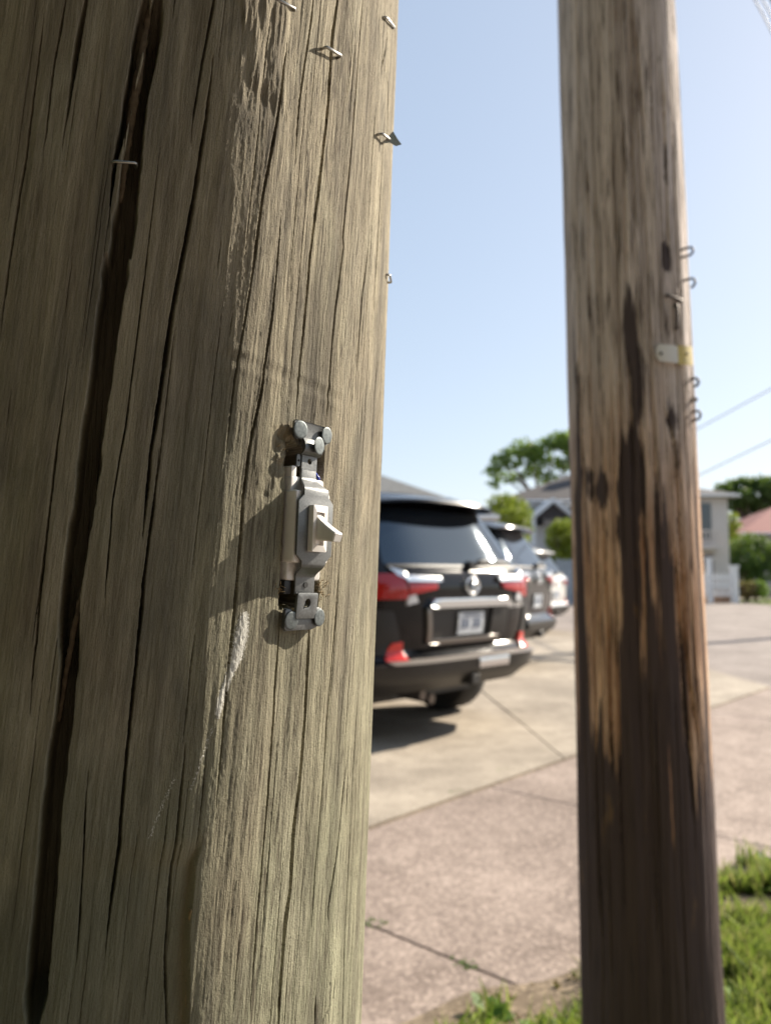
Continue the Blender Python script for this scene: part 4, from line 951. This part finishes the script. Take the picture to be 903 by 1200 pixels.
    b = MB(); b.box((0, fz(.8)-.01, .80), (.95,.06,.36)); b.bevel(.03,2); gr = b.build('grille', M['black_plastic'], t, auto=40)
    for k in range(5):
        b = MB(); b.box((0, fz(.8)+.025, .67+k*.065), (.86,.02,.018)); b.build('grille_bar', M['chrome'], gr)
    for sg in (-1, 1):
        b = MB(); b.box((sg*.70, fz(.9)-.10, .93), (.36,.20,.13), Matrix.Rotation(-sg*.35,3,'Z')); b.bevel(.03,2); b.build('headlight', M['lens'], t, auto=40)
    t.scale = scale
    return t
PHI = R(46)
car = make_suv('large black four wheel drive car parked nearest, showing its tail and red lights', 'car', M['black_paint'], group='cars parked in the driveways')
car.scale = (1,1,1.03); car.location = (.725, 5.9, 0); car.rotation_euler = (0,0,PHI)
car2 = make_suv('dark grey four wheel drive car parked beyond the black one, partly hidden by it', 'car', M['grey_paint'], chrome_trim=False, group='cars parked in the driveways')
car2.scale = (1.05, 1.05, 1.07); car2.location = (2.12, 10.3, 0); car2.rotation_euler = (0,0,R(62))
car3 = make_suv('white car at the right edge of the picture by the far hedge', 'car', M['white_paint_car'], chrome_trim=False, group='cars parked in the driveways')
car3.location = (17.2, 31.5, .02); car3.rotation_euler = (0,0,R(-78))
car4 = make_suv('pale silver car parked farthest along, showing between the dark grey car and the far pole', 'car', M['white_paint_car'], chrome_trim=False, group='cars parked in the driveways')
car4.location = (3.75, 16.6, 0); car4.rotation_euler = (0,0,R(58))
# ------------------------------------------------------------------ houses across the way
def hip_roof(name, x0, x1, y0, y1, z0, z1, ridge_in, mat, parent, ov=.45, axis='x', th=.14):
    b = MB(); X0, X1, Y0, Y1 = x0-ov, x1+ov, y0-ov, y1+ov
    if axis == 'x': r0, r1 = Vector((x0+ridge_in,(y0+y1)/2,z1)), Vector((x1-ridge_in,(y0+y1)/2,z1))
    else: r0, r1 = Vector(((x0+x1)/2,y0+ridge_in,z1)), Vector(((x0+x1)/2,y1-ridge_in,z1))
    c = [Vector((X0,Y0,z0)), Vector((X1,Y0,z0)), Vector((X1,Y1,z0)), Vector((X0,Y1,z0))]; d = [p-Vector((0,0,th)) for p in c]
    if axis == 'x': fs = [(c[0],c[1],r1,r0),(c[1],c[2],r1),(c[2],c[3],r0,r1),(c[3],c[0],r0)]
    else: fs = [(c[0],c[1],r0),(c[1],c[2],r1,r0),(c[2],c[3],r1),(c[3],c[0],r0,r1)]
    for f in fs: b.face(f)
    for i in range(4): b.face((c[i],c[(i+1)%4],d[(i+1)%4],d[i]))
    b.face(d[::-1]); bmesh.ops.remove_doubles(b.bm, verts=b.bm.verts[:], dist=1e-4)
    ro = b.build(name, mat, parent)
    g = MB()
    for a, e in ((c[0],c[1]),(c[1],c[2]),(c[2],c[3]),(c[3],c[0])):
        g.cyl(a-Vector((0,0,th/2)), e-Vector((0,0,th/2)), .075, n=6)
    g.build('gutter', M['trim'], ro); return ro
def window(parent, cx, y, cz, w_, h_, sash=True):
    f = MB(); t = .09
    f.bb(cx-w_/2-t,cx+w_/2+t,y-.06,y+.04,cz+h_/2,cz+h_/2+t); f.bb(cx-w_/2-t,cx+w_/2+t,y-.09,y+.04,cz-h_/2-t,cz-h_/2)
    f.bb(cx-w_/2-t,cx-w_/2,y-.055,y+.04,cz-h_/2,cz+h_/2); f.bb(cx+w_/2,cx+w_/2+t,y-.055,y+.04,cz-h_/2,cz+h_/2)
    if sash: f.bb(cx-w_/2,cx+w_/2,y-.035,y+.02,cz-.03,cz+.03)
    wo = f.build('window', M['trim'], parent)
    p = MB(); p.bb(cx-w_/2,cx+w_/2,y-.012,y+.01,cz-h_/2,cz+h_/2); p.build('pane', M['win'], wo); return wo
def house(name, label, x0, x1, y0, y1, zw, zr, wall, roofm, ridge_in=None, axis='x', wins=(), base=-.02):
    t = empty(name, ((x0+x1)/2,(y0+y1)/2,0)); ox, oy = t.location.x, t.location.y
    t.location = (0,0,0); tag(t, label, 'house', 'houses across the way')
    b = MB(); b.bb(x0,x1,y0,y1,base,zw); b.build('wall', wall, t)
    hip_roof('roof', x0, x1, y0, y1, zw, zr, (y1-y0)/2 if ridge_in is None else ridge_in, roofm, t, axis=axis)
    for (cx, cz, w_, h_) in wins: window(t, cx, y0, cz, w_, h_)
    return t
hA = house('grey_roofed_house', 'low house with a wide grey hip roof behind the black car', -13.5, 2.9, 23.5, 33, 3.05, 5.05, M['wall_grey'], M['roof_grey'], ridge_in=3.4,
           wins=((-9,1.6,1.4,1.2),(-5,1.6,1.4,1.2),(-1,1.6,1.4,1.2)))
b = MB(); b.bb(1.2,2.1,23.44,23.5,.0,2.1); b.build('door', M['door'], hA)
hB = house('white_house', 'two storey white house with a dark brown roof and a white gable, behind the cars', 7.15, 17, 46, 55, 5.75, 7.9, M['wall_white'], M['roof_brown'], ridge_in=5.0,
           wins=((7.6,4.75,.85,1.0),(9.05,4.75,.75,1.2),(11.5,4.7,1.2,1.2),(14.2,4.7,1.2,1.2),(7.8,1.6,1.1,1.3),(12.2,1.6,1.4,1.3)))
# gabled porch in front of it
pg = MB(); xm, zt, ze, hwid = 9.45, 5.65, 4.55, 1.35
for sg in (-1, 1):
    pg.loft([[Vector((xm,43.2,zt)),Vector((xm,46.0,zt)),Vector((xm,46.0,zt-.26)),Vector((xm,43.2,zt-.26))],[Vector((xm+sg*hwid,43.2,ze)),Vector((xm+sg*hwid,46.0,ze)),Vector((xm+sg*hwid,46.0,ze-.26)),Vector((xm+sg*hwid,43.2,ze-.26))]])
pr = pg.build('porch_roof', M['trim'], hB)
b = MB(); b.loft([[Vector((xm-hwid+.25,43.6,ze-.1)),Vector((xm+hwid-.25,43.6,ze-.1)),Vector((xm,43.6,zt-.25))],[Vector((xm-hwid+.25,43.7,ze-.1)),Vector((xm+hwid-.25,43.7,ze-.1)),Vector((xm,43.7,zt-.25))]]); b.build('gable_panel', M['roof_brown'], pr)
for sg in (-1,1):
    b = MB(); b.bb(xm+sg*1.15-.12,xm+sg*1.15+.12,43.3,43.54,-.02,ze+.05); b.bevel(.02,1); b.build('porch_post', M['trim'], hB)
b = MB(); b.bb(xm-.55,xm+.55,45.93,46.0,.2,2.4); b.build('door', M['door'], hB)
b = MB(); b.bb(13.0,13.8,49.5,50.3,7.2,9.0); b.build('chimney', M['brick'], hB)
hC = house('cream_house', 'cream two storey house with a garage door, beside the white gate', 11.2, 17.75, 40, 49, 5.45, 6.75, M['wall'], M['roof_brown'], ridge_in=3.0, axis='x',
           wins=((12.6,4.2,1.1,1.2),))
b = MB(); b.bb(15.2,16.85,39.93,40.0,3.15,5.0); b.build('window', M['win'], hC)
b = MB(); b.bb(15.0,17.1,39.2,40.0,2.62,2.78)
for k in range(12): b.bb(15.05+k*.182,15.10+k*.182,39.22,39.28,2.78,3.5)
b.bb(15.0,17.1,39.2,39.3,3.5,3.58); b.build('balcony', M['wall'], hC)
gd = MB(); gd.bb(14.4,16.9,39.94,40.0,.0,2.35); gd = gd.build('garage_door', M['garage'], hC)
for k in range(4):
    b = MB(); b.bb(14.45,16.85,39.91,39.94,.06+k*.58,.60+k*.58); b.build('door_panel', M['garage'], gd)
b = MB(); b.tube([(13.0,44.5,6.2),(13.0,44.5,7.3)], .04, 6); b.build('service_mast', M['thin_wire'], hC)
hD = house('red_roofed_house', 'small house with a red tiled roof behind the hedge at the far right', 23.2, 33, 50, 58, 4.05, 6.1, M['wall_grey'], M['roof_red'], ridge_in=4.0, wins=((24.6,2.9,1.3,1.2),(27.5,2.9,1.3,1.2)))

# ------------------------------------------------------------------ fences
fb = empty('board_fence'); tag(fb, 'blue grey upright board fence between the second car and the far pole', 'fence')
board = None
for k in range(42):
    x = 7.55+k*.15
    if board is None:
        b = MB(); b.bb(-.066,.066,-.012,.012,-.02,1.95); b.bevel(.004,1); board = b.build('board', M['fence_blue'], fb); o = board
    else:
        o = board.copy(); COL.objects.link(o)
    o.location = (x, 34+rnd.uniform(-.006,.006), rnd.uniform(-.02,.03))
for z in (.4, 1.6):
    b = MB(); b.bb(7.5,13.75,34.02,34.07,z,z+.09); b.build('rail', M['fence_blue'], fb)
for x in (7.56, 9.6, 11.7, 13.7):
    b = MB(); b.bb(x-.05,x+.05,34.075,34.17,-.05,2.0); b.build('post', M['fence_blue'], fb)
wf = empty('white_fence'); tag(wf, 'white paling gate and pillars in front of the cream house', 'fence')
for x in (12.2, 14.35, 16.15):
    b = MB(); b.bb(x-.14,x+.14,35.86,36.14,-.05,1.62); b.bb(x-.18,x+.18,35.82,36.18,1.622,1.74); b.build('pillar', M['white'], wf)
b = MB(); b.bb(14.9,15.12,35.9,36.1,-.05,2.0); b.bb(14.86,15.16,35.86,36.14,2.002,2.1); b.build('pillar', M['white'], wf)
for xa, xb in ((12.35,14.2),(14.5,14.88),(15.14,16.0)):
    for z in (.35,.78,1.12):
        b = MB(); b.bb(xa,xb,35.97,36.03,z,z+.11); b.build('rail', M['white'], wf)
    n = max(2, int((xb-xa)/.2))
    for k in range(n):
        x = xa+(k+.5)*(xb-xa)/n; b = MB(); b.bb(x-.045,x+.045,35.93,35.965,.28,1.36); b.build('paling', M['white'], wf)
gw = MB(); gw.bb(12.2,16.3,36.6,36.8,-.05,.55); tag(gw.build('garden_wall', M['brick']), 'low brown brick wall behind the white paling gate', 'wall')

# ------------------------------------------------------------------ trees and shrubs
def leaf_cloud(name, clumps, n, size, mat, parent, seed, flat=.0):
    rs = np.random.RandomState(seed); cl = np.array(clumps, float); wts = cl[:,3]**2; wts /= wts.sum()
    idx = rs.choice(len(cl), n, p=wts); d = rs.normal(size=(n,3)); d /= np.linalg.norm(d, axis=1)[:,None]
    r = rs.uniform(.25, 1, n)**.5; sh = .75+.5*rs.rand(n)
    c = cl[idx,:3] + d*(cl[idx,3]*r*sh)[:,None]*np.array([1,1,.72])
    u = rs.normal(size=(n,3)); u /= np.linalg.norm(u,axis=1)[:,None]; v = np.cross(u, rs.normal(size=(n,3))); v /= np.linalg.norm(v,axis=1)[:,None]
    s = (size*rs.uniform(.6,1.5,n))[:,None]
    V = np.stack([c-u*s, c+v*s*.45+u*s*.05, c+u*s, c-v*s*.45], 1).reshape(-1,3)
    return np_mesh(name, V, np.arange(n*4).reshape(-1,4), mat, parent)
def tree(name, label, base, trunk_h, r0, clumps, n, size, mat, seed, limbs=6, group='trees and shrubs beyond the road', cat='tree', stems=1):
    t = empty(name, base); tag(t, label, cat, group); rs = random.Random(seed); b = MB()
    tops = []
    for s in range(stems):
        ox = 0 if stems == 1 else rs.uniform(-.35,.35)
        p = [Vector((ox*.4,0,-.1)), Vector((ox+.05,0,trunk_h*.4)), Vector((ox*1.6-.04,.05,trunk_h*.75)), Vector((ox*2,0,trunk_h))]
        b.tube(p, [r0*1.25,r0*.95,r0*.75,r0*.5], 9); tops.append(p)
    for c in rs.sample(clumps, min(limbs, len(clumps))):
        p = rs.choice(tops); a = p[2].lerp(p[3], rs.random()); e = Vector(c[:3]); m = a.lerp(e,.5)+Vector((rs.uniform(-.2,.2),0,rs.uniform(-.1,.4)))*c[3]
        b.tube([a, m, e], [r0*.42,r0*.28,r0*.08], 6)
    b.build('trunk', M['bark'], t, True)
    leaf_cloud('crown', clumps, n, size, mat, t, seed)
    return t
def clumps_at(pts, Y, base, r, jitter=.5):
    out = []
    for (px, py, k) in pts:
        p = at(px, py, Y+rnd.uniform(-jitter, jitter)*2); out.append((p.x-base[0], p.y-base[1], p.z-base[2], r*k))
    return out
bs = (at(640,690,64).x, 64, 0)
tree('broadleaf_tree', 'tall airy tree rising above the brown roof of the white house', bs, 7.2, .28,
     clumps_at([(578,552,.55),(584,541,.6),(592,532,.5),(600,545,.5),(612,527,.9),(622,530,.8),(633,540,.6),(640,524,.7),(652,517,.8),(662,516,.8),(670,524,.8),(648,540,.5),(590,560,.5),(606,560,.5),(625,553,.6),(660,545,.6),(680,530,1),(692,540,1),(578,568,.4),(640,560,.6),(615,545,.4),(700,520,.8)], 64, bs, 1.4), 4400, .20, M['leaf_mid'], 5, limbs=14)
bs = (at(598,690,30).x, 30, 0)
tree('lime_green_tree', 'small lime green tree showing over the roof of the black car', bs, 2.4, .07, clumps_at([(582,590,.7),(594,588,.8),(604,593,.8),(611,602,.7),(598,606,1),(585,608,.9),(612,614,.6),(590,625,1),(604,625,1)], 30, bs, .62, .3), 2600, .085, M['leaf_lime'], 6, limbs=6, stems=2)
bs = (at(662,690,37).x, 37, 0)
tree('lime_green_bush', 'lime green bush touching the left side of the far pole, above the board fence', bs, 2.2, .07, clumps_at([(650,622,.8),(660,618,.9),(668,624,1),(655,638,1),(668,645,1.1),(646,634,.6),(662,656,1.1),(676,632,1),(650,652,.7)], 37, bs, .62, .3), 2600, .10, M['leaf_lime'], 7, limbs=6, stems=2, cat='bush')
bs = (at(884,690,60).x, 60, 0)
tree('spreading_tree', 'dark spreading tree with level boughs behind the red roof', bs, 5.2, .3,
     clumps_at([(846,573,.6),(856,571,.6),(868,568,.7),(880,568,.7),(893,568,.8),(905,570,.9),(872,582,.8),(884,588,.9),(862,584,.6),(896,592,.9),(908,586,1),(866,594,.7),(855,590,.6),(878,600,.8),(920,575,1.2),(930,592,1.2)], 60, bs, 1.25), 4200, .20, M['leaf_dark'], 8, limbs=14)
bs = (at(850,690,44).x, 44, 0)
tree('climbing_shrub', 'tall yellow green shrub at the corner of the cream house', bs, 2.6, .06, clumps_at([(857,606,.6),(859,616,.7),(856,628,.8),(860,640,.8),(855,652,.9)], 44, bs, .6, .2), 1400, .10, M['leaf_lime'], 12, limbs=4, cat='bush', stems=2)
bs = (at(876,690,41).x, 41, 0)
tree('dark_hedge_bush', 'large dark green bush between the cream house and the white car', bs, 1.7, .08, clumps_at([(850,662,.8),(858,650,.9),(868,640,1),(880,636,1),(892,642,1),(900,650,1.1),(872,656,1.2),(888,660,1.2),(862,668,.9),(876,672,1.1),(895,672,1.1),(910,660,1.2)], 41, bs, .72, .4), 4500, .10, M['leaf_dark'], 9, limbs=8, cat='bush', stems=3)
for k, (px, lab) in enumerate(((868,'dry brownish shrub next to the white fence pillar'),(880,'dry brownish shrub in the middle of the low row'),(891,'dry brownish shrub at the car end of the low row'))):
    bs = (at(px,690,36.5).x, 36.5, 0)
    tree('low_shrub', lab, bs, .5, .03, clumps_at([(px-4,693,1),(px+3,690,1),(px,685,.9),(px+2,697,1)], 36.5, bs, .27, .1), 700, .06, M['leaf_brown'] if k != 2 else M['leaf_mid'], 20+k, limbs=3, cat='bush', stems=2)
lw = MB(); lw.face([(16.6,33.5,.004),(24,33.5,.004),(30,50,.004),(16.6,39.5,.004)]); tag(lw.build('lawn', M['grass']), 'strip of lawn below the far hedge', kind='structure')

# ------------------------------------------------------------------ off-frame utility pole, wires
UP = (14.4, 20.0)
up = empty('utility_pole', (UP[0], UP[1], 0)); tag(up, 'distant utility pole carrying the thin wires, at the right', 'utility pole', 'wooden utility poles')
b = MB(); b.tube([(0,0,-.1),(0,0,3),(0,0,6),(0,0,9.4)], [.17,.16,.145,.12], 14); b.build('trunk', M['far'], up, True)
b = MB(); b.box((0,-.16,8.9), (2.0,.10,.12), Matrix.Rotation(R(-40),3,'Z')); b.build('cross_arm', M['bark'], up)
def wire(name, a, c, sag, r, label, mat, group):
    a, c = Vector(a), Vector(c); b = MB(); n = 28
    b.tube([a.lerp(c, i/n)-Vector((0,0,4*sag*(i/n)*(1-i/n))) for i in range(n+1)], r, 6)
    return tag(b.build(name, mat, None, True), label, 'wire', group)
wire('overhead_wire', (13.0,44.5,7.1), (UP[0],UP[1],8.46), .06, .022, 'upper of the two thin wires crossing the pale sky right of the far pole', M['thin_wire'], 'overhead wires')
wire('overhead_wire', (11.64,39.9,4.3), (UP[0],UP[1],6.87), .05, .022, 'lower of the two thin wires crossing the pale sky right of the far pole', M['thin_wire'], 'overhead wires')
def through(pa, Ya, end, back):
    A = at(*pa, Ya); E = Vector(end); return A+(A-E)*back, E
s_, e_ = through((884,0), 9.6, (UP[0],UP[1],7.7), .85); wire('overhead_wire', s_, e_, .0, .011, 'thin wire cutting the top right corner, outermost from the corner', M['thin_wire'], 'overhead wires')
s_, e_ = through((893,0), 9.6, (UP[0]+.1,UP[1],7.9), .85); wire('overhead_wire', s_, e_, .0, .010, 'thin wire cutting the top right corner, next to the thick cable', M['thin_wire'], 'overhead wires')
s_, e_ = through((905,0), 9.2, (UP[0]+.2,UP[1],8.1), .85); wire('overhead_wire', s_, e_, .0, .028, 'thick dark cable just inside the top right corner', M['cable'], 'overhead wires')

# ------------------------------------------------------------------ unseen house and trees, added to block sky light from the close pole
hE = house('added_brick_house', 'dark brick house added unseen behind the viewer to block sky light', -13, 7.5, -14, -5.2, 6.2, 8.9, M['brick_dark'], M['roof_brown'], ridge_in=4.4)
for cx in (-10, -6, -2, 2, 5.5):
    for cz in (1.6, 4.5):
        f = window(hE, cx, 0, cz, 1.1, 1.4); f.rotation_euler.z = math.pi; f.location = (2*cx, -5.2, 0)
for k, (x, y, hh, rr, lab) in enumerate(((-3.2,-2.4,5.6,2.3,'broad unseen tree added behind the viewer on the left to block sky light'),(1.2,-3.4,6.2,2.3,'broad unseen tree added straight behind the viewer to block sky light'),(-5.2,1.2,5.0,2.1,'unseen tree added at the left of the close pole to block sky light'))):
    cl = [(rnd.uniform(-1,1)*rr*.75, rnd.uniform(-1,1)*rr*.75, hh*rnd.uniform(.12,1.05)+.6, rr*rnd.uniform(.42,.62)) for _ in range(26)]
    tree('added_tree', lab, (x,y,0), hh*.8, .16, cl, 9000, .17, M['leaf_dark'], 40+k, limbs=10, group='unseen trees added to block sky light')
